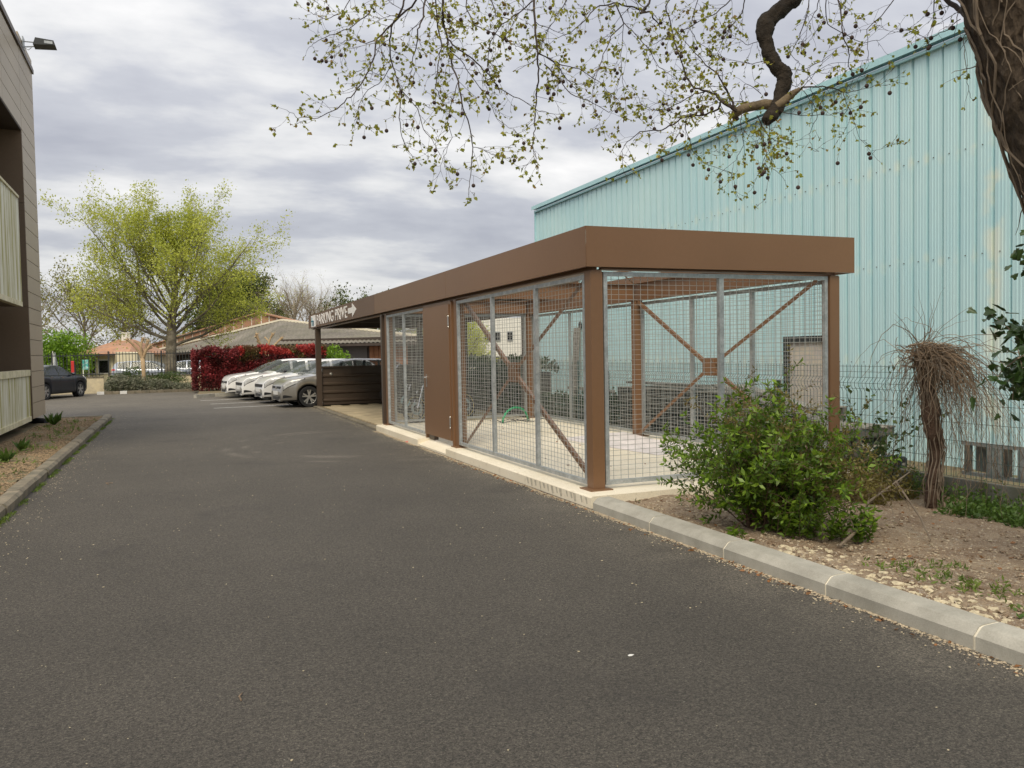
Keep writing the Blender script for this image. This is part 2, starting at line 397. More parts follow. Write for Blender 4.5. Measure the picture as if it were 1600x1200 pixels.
def wloc(o):
    v = Vector((0, 0, 0))
    while o is not None: v += o.location; o = o.parent
    return v
def link(name, me, m, parent=None, loc=None, rot=None, kind=None, label=None):
    o = bpy.data.objects.new(name, me); COL.objects.link(o)
    if m is not None and len(me.materials) == 0: me.materials.append(MT[m] if isinstance(m, str) else m)
    if parent: o.parent = parent
    if loc is not None: o.location = loc
    if rot is not None: o.rotation_euler = rot
    if kind: o['kind'] = kind
    if label: o['label'] = label
    return o
def tag(o, label, cat, group=None, kind=None):
    o['label'] = label; o['category'] = cat
    if group: o['group'] = group
    if kind: o['kind'] = kind
    return o
def thing(name, label, cat, loc=(0, 0, 0), group=None):
    o = bpy.data.objects.new(name, None); COL.objects.link(o); o.location = loc; o.empty_display_size = .2
    return tag(o, label, cat, group)
def struct(name, mb, m): return mb.build(name, m, kind='structure')
def copy_tree(o, parent=None):
    c = o.copy(); COL.objects.link(c); c.parent = parent
    for ch in list(o.children): copy_tree(ch, c)
    return c

def lobed_mesh(name, P, D, size, m, parent, seed=0, jitter=.4):
    rg = np.random.default_rng(seed); b = MB()
    for p, d in zip(P, D):
        a = (Vector(d)+Vector(rg.normal(size=3))*jitter).normalized(); q = a.cross(Vector(rg.normal(size=3))).normalized(); c = a.cross(q); s = size*(.55+.8*rg.random()); p = Vector(p)
        pts = [(0, 0, 0), (-.14, .34, .03), (.16, .52, .10), (.42, .30, .06), (.62, .30, .05), (1, 0, -.10), (.62, -.30, .05), (.42, -.30, .06), (.16, -.52, .10), (-.14, -.34, .03)]
        v = [p+a*x*s+q*y*s+c*z*s for x, y, z in pts]; i = len(b.v); b.v += [tuple(x) for x in v]; b.f += [(i, i+1, i+2, i+3, i+4, i+5), (i, i+5, i+6, i+7, i+8, i+9)]
    return b.build(name, m, parent)

def leaf_mesh(name, P, D, size, m, parent=None, aspect=.5, seed=0, jitter=1.0, kind=None, fold=.12):
    """one folded diamond per point; P points, D preferred directions or None"""
    rg = np.random.default_rng(seed); P = np.asarray(P, float); n = len(P)
    if n == 0: return None
    a = rg.normal(size=(n, 3)); a /= np.linalg.norm(a, axis=1)[:, None]
    if D is not None: a = np.asarray(D, float) + a*jitter; a /= np.linalg.norm(a, axis=1)[:, None]
    r = rg.normal(size=(n, 3)); b = np.cross(a, r); b /= np.linalg.norm(b, axis=1)[:, None]; c = np.cross(a, b)
    s = (size*(.6 + .8*rg.random(n)))[:, None] if np.isscalar(size) else (np.asarray(size))[:, None]
    V = np.empty((n, 4, 3)); V[:, 0] = P; V[:, 1] = P + a*s*.45 + b*s*aspect*.5 + c*s*fold; V[:, 2] = P + a*s; V[:, 3] = P + a*s*.45 - b*s*aspect*.5 + c*s*fold
    V = V.reshape(-1, 3) - np.array(wloc(parent))
    me = bpy.data.meshes.new(name); me.vertices.add(n*4); me.vertices.foreach_set('co', V.ravel().astype(np.float32))
    me.loops.add(n*4); me.loops.foreach_set('vertex_index', np.arange(n*4, dtype=np.int32))
    me.polygons.add(n); me.polygons.foreach_set('loop_start', np.arange(0, n*4, 4, dtype=np.int32))
    me.update(calc_edges=True); me.validate()
    return link(name, me, m, parent, kind=kind)

def rvec(r, s=1): return Vector((r.gauss(0, s), r.gauss(0, s), r.gauss(0, s)))
def path(r, p, d, Ln, n, wob=.12, pull=(0, 0, 0)):
    """wandering polyline from p along d"""
    pts = [Vector(p)]; d = Vector(d).normalized(); pull = Vector(pull)
    for i in range(n):
        d = (d + rvec(r, wob) + pull).normalized(); pts.append(pts[-1] + d*(Ln/n))
    return pts
def along(pts, t):
    k_ = t*(len(pts)-1); i = min(int(k_), len(pts)-2); return pts[i].lerp(pts[i+1], k_-i), (pts[i+1]-pts[i]).normalized()

def txt(s, size, mtl, parent, X0, Y0, Z0, sx=1.0, bold=.0, ext=.004, width=None):
    """lettering facing -X, reading along -Y"""
    cu = bpy.data.curves.new('lettering', 'FONT'); cu.body = s; cu.size = size; cu.extrude = ext; cu.offset = bold
    ob = bpy.data.objects.new('lettering', cu); COL.objects.link(ob)
    dg = bpy.context.evaluated_depsgraph_get(); me = bpy.data.meshes.new_from_object(ob.evaluated_get(dg)); bpy.data.objects.remove(ob)
    off = wloc(parent)
    if width:
        xs_ = [v.co.x for v in me.vertices]; sx = width/(max(xs_)-min(xs_))
    for v in me.vertices:
        x, y, z = v.co; v.co = (X0 - z - off.x, Y0 - x*sx - off.y, Z0 + y - off.z)
    me.materials.clear()
    o = link('lettering', me, mtl, parent); return o
#@@SETTING
# ================================================================== GROUND
def sheet(name, rects, z, m):
    b = MB()
    for (x0, x1, y0, y1) in rects: b.poly([(x0,y0,z),(x1,y0,z),(x1,y1,z),(x0,y1,z)])
    return struct(name, b, m)
sheet('ground', [(-900, 900, -900, 900)], -.45, 'gravel_ground')
sheet('road', [(-1.95, 3.84, -12, 24.6), (-60, 3.84, 24.6, 43.6), (3.84, 60, 26.3, 36.0)], 0, 'asphalt')
sheet('far_parking_lot', [(-60, 60, 45.6, 63)], -.02, 'asphalt')
# painted bay lines
b = MB()
for (x0, y0) in ((.98, 27.55), (.96, 30.1), (.7, 32.75), (.6, 30.15+.0)):
    if (x0, y0) == (.6, 30.15): continue
    dx, dy = math.cos(.13), math.sin(.13); nx, ny = -dy*.05, dx*.05
    b.poly([(x0-nx,y0-ny,.004),(x0+6*dx-nx,y0+6*dy-ny,.004),(x0+6*dx+nx,y0+6*dy+ny,.004),(x0+nx,y0+ny,.004)])
struct('painted_bay_lines', b, 'white_paint')

rg = random.Random(7)
def soil_z(x, y):
    t = max(0, min(1, (x-3.98)/3.9))
    return .075 - .20*t + .018*math.sin(x*2.1+y*1.3) + .012*math.sin(x*5.3-y*4.1)
b = MB(); nx_, ny_ = 60, 130
x0, x1, y0, y1 = 3.96, 7.98, -1.6, 9.0
for j in range(ny_+1):
    for i in range(nx_+1):
        x = x0+(x1-x0)*i/nx_; y = y0+(y1-y0)*j/ny_
        b.v.append((x, y, soil_z(x, y)+rg.gauss(0, .006)))
for j in range(ny_):
    for i in range(nx_):
        a = j*(nx_+1)+i; b.f.append((a, a+1, a+nx_+2, a+nx_+1))
me = b.mesh('soil_bed', smooth=True); link('soil_bed', me, 'soil', kind='structure')
sheet('yard_behind_fence', [(7.98, 10.5, -2, 26)], -.20, 'gravel_ground')
sheet('bed_by_carport', [(7.55, 7.98, 9.0, 27.5)], -.03, 'soil')
# left bed
b = MB()
for j in range(61):
    for i in range(13):
        y = 1+23.55*j/60; x = -12 if i == 0 else -3.6+1.66*(i-1)/11
        b.v.append((x, y, .075+.012*math.sin(x*5+y*3)+rg.gauss(0, .008)))
for j in range(60):
    for i in range(12):
        a = j*13+i; b.f.append((a, a+1, a+14, a+13))
me = b.mesh('gravel_bed', smooth=True); link('gravel_bed', me, 'gravel_ground', kind='structure')

# kerbs: single stones
def kerb_row(name, pts_profile, y_list, m, jm='mortar', jitter=0.0, label=None):
    root = MB(); root.box(-.001, .001, -.001, .001, -.2, -.199); first = None
    ro = bpy.data.objects.new(name, None); COL.objects.link(ro); ro['kind'] = 'structure'
    for i in range(len(y_list)-1):
        ya, yb = y_list[i], y_list[i+1]
        mb = MB(); g = .008
        mb.prism([(x, ya+g, z) for x, z in pts_profile], (0, yb-ya-2*g, 0))
        dx = rg.uniform(-jitter, jitter)
        me = mb.mesh('kerb_stone'); o = link('kerb_stone', me, m, ro, loc=(dx, 0, rg.uniform(-jitter, jitter)*.4))
        if jm:
            mj = MB(); mj.prism([(x+(.004 if q in (0, 1) else 0), ya-g+.0005, z-.004*(z > 0)) for q, (x, z) in enumerate(pts_profile)], (0, 2*g-.001, 0))
            if i: link('mortar_joint', mj.mesh('mortar_joint'), jm, ro)
    return ro
ys = [-2.0+1.08*i for i in range(9)]; ys = [7.33-1.07*i for i in range(9, -1, -1)]
kerb_row('right_kerb', [(3.80,-.12),(3.80,.075),(3.845,.118),(3.865,.124),(3.98,.128),(3.98,-.12)], ys, 'kerb')
yl = [3.0+.98*i for i in range(22)] + [24.62]
k_ = MB()
kerb_row('left_kerb', [(-1.72,-.12),(-1.70,.09),(-1.735,.125),(-1.86,.128),(-1.86,-.12)], yl, 'kerb_old', None, .012).rotation_euler = (0, 0, 0)
b = MB(); b.bevbox(-9, -1.90, 24.60, 24.74, -.1, .10, .02); struct('end_kerb', b, 'kerb_old')
# far kerbs
def far_kerb(name, pts, m, wd=.14, h=.13, ln=1.0):
    ro = bpy.data.objects.new(name, None); COL.objects.link(ro); ro['kind'] = 'structure'
    for (p, q) in zip(pts[:-1], pts[1:]):
        p = Vector(p); q = Vector(q); n = max(1, round((q-p).length/ln)); d = (q-p)/n
        for i in range(n):
            mb = MB(); mb.bar(p+d*i+d.normalized()*.01, p+d*(i+1)-d.normalized()*.01, wd, h+.1)
            mm = m
            if isinstance(m, tuple): mm = m[0] if i not in (0, 3) else m[1]
            link('kerb_stone', mb.mesh('kerb_stone'), mm, ro)
far_kerb('far_kerb', [(-3.5, 41.9, .02), (.9, 42.1, .02)], ('kerb_old', 'white_paint'), ln=.32)
far_kerb('bay_end_kerb', [(.55, 35.0, .02), (1.3, 35.75, .02), (9.0, 36.0, .02)], 'kerb')
b = MB(); b.prism([(.6,35.06,.0),(1.3,35.8,.0),(14,36.05,.0),(14,46,.0),(.0,46,.0),(.0,42.2,.0),(.9,42.1,.0)], (0, 0, .07)); struct('hedge_bed', b, 'gravel_ground')
b = MB(); b.prism([(-3.45,42.0,.0),(.0,42.2,.0),(.0,45.2,.0),(-3.45,45.2,.0)], (0, 0, .075)); struct('shrub_bed', b, 'gravel_ground')

# slab of the bicycle store, with its ramp
b = MB()
b.prism([(3.825,7.42,-.1),(3.825,7.42,.105),(3.845,7.42,.12),(7.57,7.42,.12),(7.57,7.42,-.1)], (0, 4.90, 0))
b.prism([(3.825,12.321,-.1),(3.825,12.321,.03),(4.06,12.321,.115),(7.57,12.321,.115),(7.57,12.321,-.1)], (0, 1.57, 0))
b.prism([(3.805,13.892,-.1),(3.805,13.892,.105),(3.825,13.892,.122),(7.57,13.892,.122),(7.57,13.892,-.1)], (0, 3.24, 0))
struct('concrete_slab', b, 'cream_conc')
b = MB(); rs_ = random.Random(4)
for q in range(14):
    y = 7.52+.115*q+rs_.uniform(-.02, .02); w_ = rs_.uniform(.03, .06); h = rs_.uniform(.055, .095); b.prism([(3.8235, y, .10), (3.8235, y+w_*1.2, .10), (3.8235, y+w_*.8-.02, .10-h), (3.8235, y-.02+w_*.1, .10-h*.9)], (.001, 0, 0))
tag(b.build('splash_marks', mat('grey_smear', (.50, .45, .35), .9, 0, .2, 30), kind='stuff'), 'row of grey smears on the slab edge below the corner post', 'stains', kind='stuff')
b = MB(); b.box(3.96, 4.12, 17.14, 17.30, 0, .12); struct('concrete_plinth', b, 'cream_conc')
# carport paving
ro = bpy.data.objects.new('carport_paving', None); COL.objects.link(ro); ro['kind'] = 'structure'
b = MB(); b.box(4.0, 7.56, 17.31, 26.3, -.1, .018); b.build('bedding', 'gravel_ground', ro)
ms = MB().bevbox(0, .285, 0, 1.14, 0, .032, .004).mesh('paving_slab')
for i in range(12):
    for j in range(-1, 8):
        ya = 17.32+1.15*j+(.57 if i % 2 else 0)
        if ya < 17.31 or ya+1.14 > 26.3: continue
        link('paving_slab', ms, 'paver', ro, loc=(4.06+.292*i, ya, .012))
ms = MB().bevbox(0, .16, 0, .98, -.1, .03, .01).mesh('edging_stone')
for j in range(9): link('edging_stone', ms, 'kerb_old', ro, loc=(3.84, 17.32+1.0*j, .006))

# ================================================================== STEEL STORE AND CARPORT
S = thing('steel_shelter', 'long brown steel shelter with a wire mesh bicycle store and an open carport', 'shelter', (4.09, 7.8, 0))
Zt, Zb = 2.892, 2.472
def part(name, mb, m, parent=None, **k): return mb.build(name, m, parent or S, **k)
def fascia_w(y0, y1, m='brown'):
    b = MB(); b.prism([(3.947,y0,Zb),(3.947,y0,Zt),(4.06,y0,Zt),(4.06,y0,Zt-.003),(3.950,y0,Zt-.003),(3.950,y0,Zb+.003),(4.0,y0,Zb+.003),(4.0,y0,Zb)], (0, y1-y0, 0)); return part('fascia_panel', b, m)
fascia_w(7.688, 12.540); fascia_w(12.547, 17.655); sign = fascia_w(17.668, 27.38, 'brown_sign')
b = MB(); b.prism([(3.950,7.683,Zb),(3.950,7.683,Zt),(3.950,7.75,Zt),(3.950,7.75,Zt-.003),(3.950,7.686,Zt-.003),(3.950,7.686,Zb+.003),(3.950,7.74,Zb+.003),(3.950,7.74,Zb)], (3.598, 0, 0)); part('fascia_panel', b, 'brown')
b = MB(); b.box(7.545, 7.549, 7.684, 27.38, Zb, Zt); part('fascia_panel', b, 'brown')
b = MB(); b.box(3.952, 7.544, 27.376, 27.38, Zb, Zt); part('fascia_panel', b, 'brown')
def ibeam(a, c, h=.30, wd=.12, z=2.58):
    b = MB(); a = Vector((*a, z)); c = Vector((*c, z)); u = Vector((0, 0, 1))
    b.bar(a+u*(h/2-.006), c+u*(h/2-.006), wd, .012); b.bar(a-u*(h/2-.006), c-u*(h/2-.006), wd, .012); b.bar(a, c, .012, h-.024); return b
for x in (4.09, 7.29): part('roof_beam', ibeam((x, 7.73), (x, 27.3)), 'brown')
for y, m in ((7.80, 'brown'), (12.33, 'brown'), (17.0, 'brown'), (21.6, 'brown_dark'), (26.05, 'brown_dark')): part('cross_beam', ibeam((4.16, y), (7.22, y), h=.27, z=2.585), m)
for x in (5.15, 6.22): part('purlin', ibeam((x, 12.40), (x, 27.2), h=.10, wd=.07, z=2.695+.062), 'brown')
# deck over the rear bay and the carport, trapezoid ribs seen from below
b = MB(); y = 12.30
pf = []; y = 16.95
while y < 27.2:
    pf += [(y, 2.816), (y+.13, 2.816), (y+.16, 2.856), (y+.22, 2.856)]; y += .25
i = len(b.v)
for (yy, z) in pf: b.v += [(4.0, yy, z), (7.54, yy, z)]
for q in range(len(pf)-1): b.f.append((i+2*q, i+2*q+1, i+2*q+3, i+2*q+2))
part('roof_deck', b, 'dark_deck')
def post(x, y, m='brown', w_=.14, z0=.12, plate=True, z1=2.43):
    b = MB(); b.box(x-w_/2, x+w_/2, y-w_/2, y+w_/2, z0+.012, z1); p = part('post', b, m)
    if plate:
        b = MB(); b.box(x-w_*.95, x+w_*.95, y-w_*.95, y+w_*.95, z0, z0+.0125); part('base_plate', b, m, parent=p)
for (x, y) in ((4.09, 7.80), (4.09, 12.33), (4.09, 17.0), (7.29, 7.80), (7.29, 12.33), (7.29, 17.0)): post(x, y)
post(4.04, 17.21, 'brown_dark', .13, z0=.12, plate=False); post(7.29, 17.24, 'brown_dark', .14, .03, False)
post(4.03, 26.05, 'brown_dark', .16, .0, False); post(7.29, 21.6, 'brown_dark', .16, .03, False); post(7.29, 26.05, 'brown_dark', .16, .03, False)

def mesh_panel(ax, c, u0, u1, z0, z1, muls, fw_=.045, wire=.0041, pu=.09, pz=.054, inside=1):
    """ax 'x': panel lies in plane x=c and runs along y; ax 'y': the other way"""
    def bx(b, ua, ub, ca, cb, za, zb):
        if ax == 'x': b.box(ca, cb, ua, ub, za, zb)
        else: b.box(ua, ub, ca, cb, za, zb)
    org = ((c, u0, 0) if ax == 'x' else (u0, c, 0))
    p = bpy.data.objects.new('mesh_panel', None); COL.objects.link(p); p.parent = S; p.location = Vector(org)-S.location
    t = fw_/2
    for (ua, ub, za, zb) in ((u0, u0+fw_, z0, z1), (u1-fw_, u1, z0, z1)):
        b = MB(); bx(b, ua, ub, c-t, c+t, za, zb); b.build('frame_bar', 'galv', p)
    for (za, zb) in ((z0, z0+fw_), (z1-fw_, z1)):
        b = MB(); bx(b, u0+fw_+.001, u1-fw_-.001, c-t+.001, c+t-.001, za, zb); b.build('frame_bar', 'galv', p)
    for m_ in muls:
        b = MB(); bx(b, m_-.03, m_+.03, c-t-.004, c+t-.004, z0+fw_, z1-fw_); b.build('mullion', 'galv', p)
    b = MB(); h = wire/2; cc = c + inside*.030
    u = u0+.03
    while u < u1-.01:
        bx(b, u-h, u+h, cc-h, cc+h, z0+.01, z1-.01); u += pu
    z = z0+.03
    while z < z1-.01:
        bx(b, u0+.01, u1-.01, cc+h, cc+3*h, z-h, z+h); z += pz
    b.build('wire_mesh', 'wire', p, kind='stuff')
mesh_panel('x', 4.045, 7.885, 12.245, .165, 2.405, [9.21, 10.71])
mesh_panel('x', 4.045, 14.06, 16.92, .165, 2.405, [15.55])
mesh_panel('y', 7.775, 4.185, 7.205, .165, 2.43, [5.68])
mesh_panel('x', 7.345, 7.885, 12.245, .165, 2.405, [9.33, 10.76], inside=-1)
mesh_panel('x', 7.345, 12.42, 16.92, .165, 2.405, [13.6, 15.05], inside=-1)
mesh_panel('y', 17.02, 4.185, 7.205, .165, 2.43, [5.68], inside=-1)
# cross bracing with gusset box
def brace(x, m='brown'):
    c = Vector((x, 10.15, 1.32))
    ends = [(x, 12.18, 2.40), (x, 12.18, .17), (x, 7.95, 2.40), (x, 7.95, .20)]
    for e_ in ends:
        e_ = Vector(e_); d = (c-e_).normalized(); b = MB()
        b.bar(e_, c-d*.10, .006, .05, upv=(0, d.z, -d.y)); nrm = Vector((0, d.z, -d.y)); nrm = nrm if nrm.z > 0 else -nrm
        b.bar(e_+nrm*.026+Vector((.02, 0, 0)), c-d*.10+nrm*.026+Vector((.02, 0, 0)), .04, .006, upv=nrm); part('brace', b, m)
    b = MB(); b.bevbox(x-.02, x+.05, 10.02, 10.30, 1.20, 1.46, .004); g = part('gusset_box', b, m)
    b = MB()
    for yy in (10.07, 10.25):
        for zz in (1.25, 1.41): b.box(x-.030, x-.0205, yy-.012, yy+.012, zz-.012, zz+.012)
    b.build('bolt_heads', 'stainless', g)
brace(4.11); brace(7.22)
# roof cross ties in the open bay
for (a, c) in (((4.2, 7.95), (7.2, 12.2)), ((7.2, 7.95), (4.2, 12.2))):
    b = MB(); b.tube([(a[0], a[1], 2.68), (c[0], c[1], 2.68)], .010, 6); part('tie_rod', b, 'brown')
# door
b = MB(); b.bevbox(3.975, 4.02, 12.50, 13.985, .205, 2.37, .003); door = part('door', b, 'brown')
b = MB(); b.box(3.99, 4.08, 12.42, 12.47, .12, 2.40); part('door_jamb', b, 'brown')
b = MB(); b.box(4.0, 4.10, 13.99, 14.05, .12, 2.40); part('door_jamb', b, 'brown')
b = MB(); b.box(4.0, 4.10, 12.471, 13.989, 2.375, 2.43); part('door_lintel', b, 'brown')
b = MB(); b.box(4.025, 4.10, 13.6, 13.9, .115, .20); part('door_stop', b, 'brown_dark')
b = MB(); b.bevbox(3.966, 3.9745, 13.80, 13.84, 1.02, 1.24, .002); b.tube([(3.972, 13.82, 1.19), (3.925, 13.82, 1.19), (3.92, 13.80, 1.19), (3.92, 13.68, 1.185)], .011, 8); b.build('door_handle', 'stainless', door)
for z in (.42, 2.02):
    b = MB(); b.tube([(3.962, 12.49, z), (3.962, 12.49, z+.16)], .011, 8); b.ball((3.962, 12.49, z-.005), .013); b.ball((3.962, 12.49, z+.165), .013); b.build('hinge', 'stainless', door)
# low ribbed screen at the far end of the carport
b = MB()
pf = [(0, .0)]; z = .08
while z < 1.10: pf += [(z, 0), (z+.035, -.035), (z+.075, -.035), (z+.11, 0)]; z += .255
pf.append((1.16, 0)); i = len(b.v)
for (z, d) in pf: b.v += [(4.13, 26.05+d, .06+z), (7.2, 26.05+d, .06+z)]
for q in range(len(pf)-1): b.f.append((i+2*q, i+2*q+1, i+2*q+3, i+2*q+2))
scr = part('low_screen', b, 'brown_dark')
b = MB(); b.box(4.12, 7.21, 26.0, 26.09, 1.221, 1.26); b.build('screen_rail', 'brown_dark', scr)
# lettering on the carport fascia
txt('PARKING PRIVE', .43, 'letter', sign, 3.943, 25.66, 2.535, width=4.86, bold=.0)
b = MB(); xx = 3.942
b.prism([(xx, 20.62, 2.62), (xx, 20.10, 2.62), (xx, 20.10, 2.52), (xx, 19.58, 2.685), (xx, 20.10, 2.855), (xx, 20.10, 2.755), (xx, 20.62, 2.755)], (.004, 0, 0)); b.build('arrow', 'letter', sign)
b = MB(); b.box(3.941, 3.946, 25.86, 26.76, 2.50, 2.85); lg = b.build('logo_board', 'letter', sign)
k = mat('logo_teal', (.05, .33, .42), .5); kd = mat('logo_dark', (.05, .12, .17), .5)
b = MB(); b.box(3.936, 3.9405, 26.52, 26.62, 2.53, 2.80); b.box(3.936, 3.9405, 26.34, 26.72, 2.66, 2.70); b.build('logo_mark', k, lg)
t_ = txt('EEI', .20, kd, lg, 3.939, 26.45, 2.54, sx=1.15, bold=.006); t_.name = 'logo_lettering'

# ================================================================== TEAL HALL
H = thing('industrial_hall', 'tall industrial hall clad in pale teal ribbed metal sheets behind the mesh shelter', 'hall', (10.5, 10, 0))
def ribbed(y0, n, z0, z1):
    b = MB(); pts = []
    for q in range(n):
        y = q*.27
        pts += [(y, 0), (y+.012, .048), (y+.044, .048), (y+.056, 0), (y+.100, 0), (y+.106, -.006), (y+.118, -.006), (y+.124, 0), (y+.150, 0), (y+.156, -.006), (y+.168, -.006), (y+.174, 0), (y+.205, 0), (y+.211, -.006), (y+.223, -.006), (y+.229, 0)]
    pts.append((n*.27+.010, -.0035))
    for (y, d) in pts: b.v += [(d, y, z0), (d, y, z1)]
    for q in range(len(pts)-1): b.f.append((2*q, 2*q+2, 2*q+3, 2*q+1))
    return b
m4 = ribbed(0, 4, -.22, 6.0).mesh('wall_sheet'); m2 = ribbed(0, 2, -.22, 6.0).mesh('wall_sheet'); md = ribbed(0, 5, 1.79, 6.0).mesh('wall_sheet')
def wsheet(me, y, i=0): link('wall_sheet', me, 'teal', H, loc=Vector((10.5-.003*(i % 2), y, 0))-H.location)
y = 11.10; i = 0
while y > -2: y -= 1.08; i += 1; wsheet(m4, y, i)
wsheet(md, 11.10)
for i in range(10): wsheet(m4, 12.45+1.08*i, i+1)
wsheet(m2, 12.45+10.8, 0)
b = MB(); b.box(10.56, 27, -3, 23.78, -.3, 6.02); b.build('hall_body', 'teal_trim', H)
b = MB(); b.box(10.38, 10.55, -3, 23.87, 6.03, 6.12); b.box(10.375, 10.379, -3, 23.87, 6.01, 6.119); b.build('eaves_flashing', 'teal_trim', H)
b = MB(); b.box(10.43, 10.47, -3, 23.8, 5.93, 5.975); b.build('gutter_clip_strip', 'teal_trim', H)
b = MB(); b.box(10.46, 10.62, 23.80, 23.86, -.2, 6.0); b.build('corner_trim', 'teal_trim', H)
b = MB()
for zz in (1.33, 2.86, 4.37):
    y = -2+.05
    k0 = math.ceil((-2-9.75)/.27)
    for q in range(k0, 52):
        yy = 9.75+.27*q+.19
        if zz < 1.79 and 11.1 < yy < 12.45: continue
        b.box(10.487, 10.4995, yy-.006, yy+.006, zz-.006, zz+.006)
b.build('screws', 'brown_dark', H, kind='stuff')
dd = MB(); dd.box(10.50, 10.545, 12.33, 12.45, -.2, 1.79); dd.box(10.50, 10.545, 11.1, 11.16, -.2, 1.79); dd.box(10.50, 10.545, 11.16, 12.33, 1.68, 1.79); fr = dd.build('door_frame', 'fence_dark', H)
dd = MB(); dd.box(10.55, 10.558, 11.16, 12.33, -.2, 1.68); dd.build('roller_door', mat('faded_door', (.60, .53, .47), .7, 0, .12, 3, tint=(.66, .58, .44)), H)
b = MB(); b.ball((10.47, 20.8, 2.30), .085, (.5, 1, 1.5), 8, 6); b.build('wall_vent', 'black', H)

# ================================================================== LEFT OFFICE BUILDING (built about its corner, then set in place)
O = thing('office_building', 'taupe panelled office building with stained white balcony fronts on the left', 'building')
def P_(name, mb, m, parent=None, **k): return mb.build(name, m, parent or O, **k)
b = MB(); b.box(-9, -.035, -1.985, -.02, .30, 8.60); b.box(-9, -2.62, -9, -1.99, .30, 8.60); b.box(-2.62, -.035, -9, -1.99, 6.76, 8.60); P_('wall', b, 'clad')
pm = MB().box(-.032, 0, .006, 1.980, .006, .352).mesh('cladding_panel'); z = .28; i = 0
while z < 8.58:
    h = min(.36, 8.60-z)
    link('cladding_panel', pm, 'clad', O, loc=(0, -1.985, z)); z += .36
pm2 = MB().box(-.032, 0, .006, 2.26, .006, .352).mesh('cladding_panel'); z = 6.76
while z+.35 < 8.6:
    for q in range(3): link('cladding_panel', pm2, 'clad', O, loc=(0, -4.26-2.268*q+.004, z))
    z += .36
b = MB(); b.box(-.30, .035, -9.0, .04, 8.60, 8.70); P_('parapet_trim', b, 'brown_dark')
b = MB(); b.box(-.30, .02, -9.0, .03, 8.70, 8.76); P_('parapet_cap', b, 'clad')
for (za, zb) in ((.285, 1.33), (1.337, 2.81), (2.817, 5.12), (5.127, 6.75)):
    b = MB(); b.box(-2.6, -.004, -2.022, -1.99, za, zb); P_('reveal_panel', b, 'clad_dark')
b = MB(); b.box(-2.615, -.004, -9, -2.025, 6.72, 6.755); P_('soffit', b, 'soffit')
def balcony(y0, y1, z0, z1, cap):
    n = int((y1-y0)/.13); b = MB(); pts = []
    for q in range(n):
        y = y0+(y1-y0)*q/n; s_ = (y1-y0)/n
        pts += [(y, 0), (y+s_*.35, 0), (y+s_*.5, -.022), (y+s_*.85, -.022)]
    pts.append((y1, 0)); i = len(b.v)
    for (y, d) in pts: b.v += [(d+.0, y, z0+.10), (d+.0, y, z1-cap)]
    for q in range(len(pts)-1): b.f.append((i+2*q, i+2*q+2, i+2*q+3, i+2*q+1))
    b.box(-.06, -.025, y0, y1-.002, z0+.10, z1-cap)
    f = P_('balcony_front', b, 'stained')
    b = MB(); b.box(-.14, .03, y0, y1+.01, z1-cap, z1); b.build('balcony_cap', 'cap', f)
    b = MB(); b.box(-.10, .02, y0, y1+.005, z0, z0+.10); b.build('bottom_channel', 'cap', f)
    b = MB(); b.box(-.045, .010, y1+.001, y1+.03, z0+.10, z1-cap); b.build('end_trim', 'stained', f)
    b = MB(); b.box(-2.6, -.105, y0, y1, z0+.01, z0+.16); P_('balcony_floor', b, 'clad_dark')
balcony(-9, -2.95, 2.76, 5.12, .05); balcony(-9, -2.36, .27, 1.40, .13)
for (za, zb) in ((1.0, 2.7), (3.9, 6.0)):
    for q in range(3):
        ya = -8.8+2.1*q
        b = MB(); b.box(-2.61, -2.57, ya, ya+1.9, za, zb); wn = P_('window', b, 'brown_dark')
        b = MB(); b.box(-2.568, -2.56, ya+.08, ya+.9, za+.08, zb-.08); b.box(-2.568, -2.56, ya+1.0, ya+1.82, za+.08, zb-.08); b.build('pane', 'dark_glass', wn)
b = MB(); b.box(-8.8, -.55, -8.9, -.4, -.1, .299); P_('foundation', b, 'soffit')
O.location = (-3.1, 23.3, 0); O.rotation_euler = (0, 0, math.radians(.5))
b = MB(); b.tube([(-3.45, 22.9, .17), (-3.0, 22.62, .13)], .075, 12); tag(b.build('drain_pipe', 'black'), 'short black drain pipe sticking out under the building corner onto gravel', 'pipe')
# floodlight on the parapet
Fl = thing('floodlight', 'grey floodlight on a bracket at the parapet of the left building', 'floodlight', (-3.07, 21.9, 8.85))
b = MB(); b.box(-3.07, -3.05, 21.78, 22.02, 8.72, 8.98); b.tube([(-3.05, 21.85, 8.88), (-2.78, 21.9, 8.90)], .014, 6); b.tube([(-3.05, 21.98, 8.80), (-2.80, 21.98, 8.84)], .014, 6); b.tube([(-3.05, 21.85, 8.75), (-2.95, 21.8, 8.68), (-2.90, 21.86, 8.76)], .010, 5); b.build('bracket', 'galv', Fl)
b = MB(); b.prism([(-2.85, 21.72, 8.80), (-2.40, 21.72, 8.83), (-2.43, 21.72, 8.93), (-2.80, 21.72, 8.96)], (0, .36, 0)); b.build('lamp_housing', 'fence_dark', Fl)
b = MB(); b.prism([(-2.60, 21.7195, 8.845), (-2.44, 21.7195, 8.856), (-2.45, 21.7195, 8.90), (-2.60, 21.7195, 8.905)], (0, .0, 0)) if False else b.box(-2.62, -2.45, 21.712, 21.719, 8.845, 8.905); b.build('lamp_glass', 'galv', Fl)
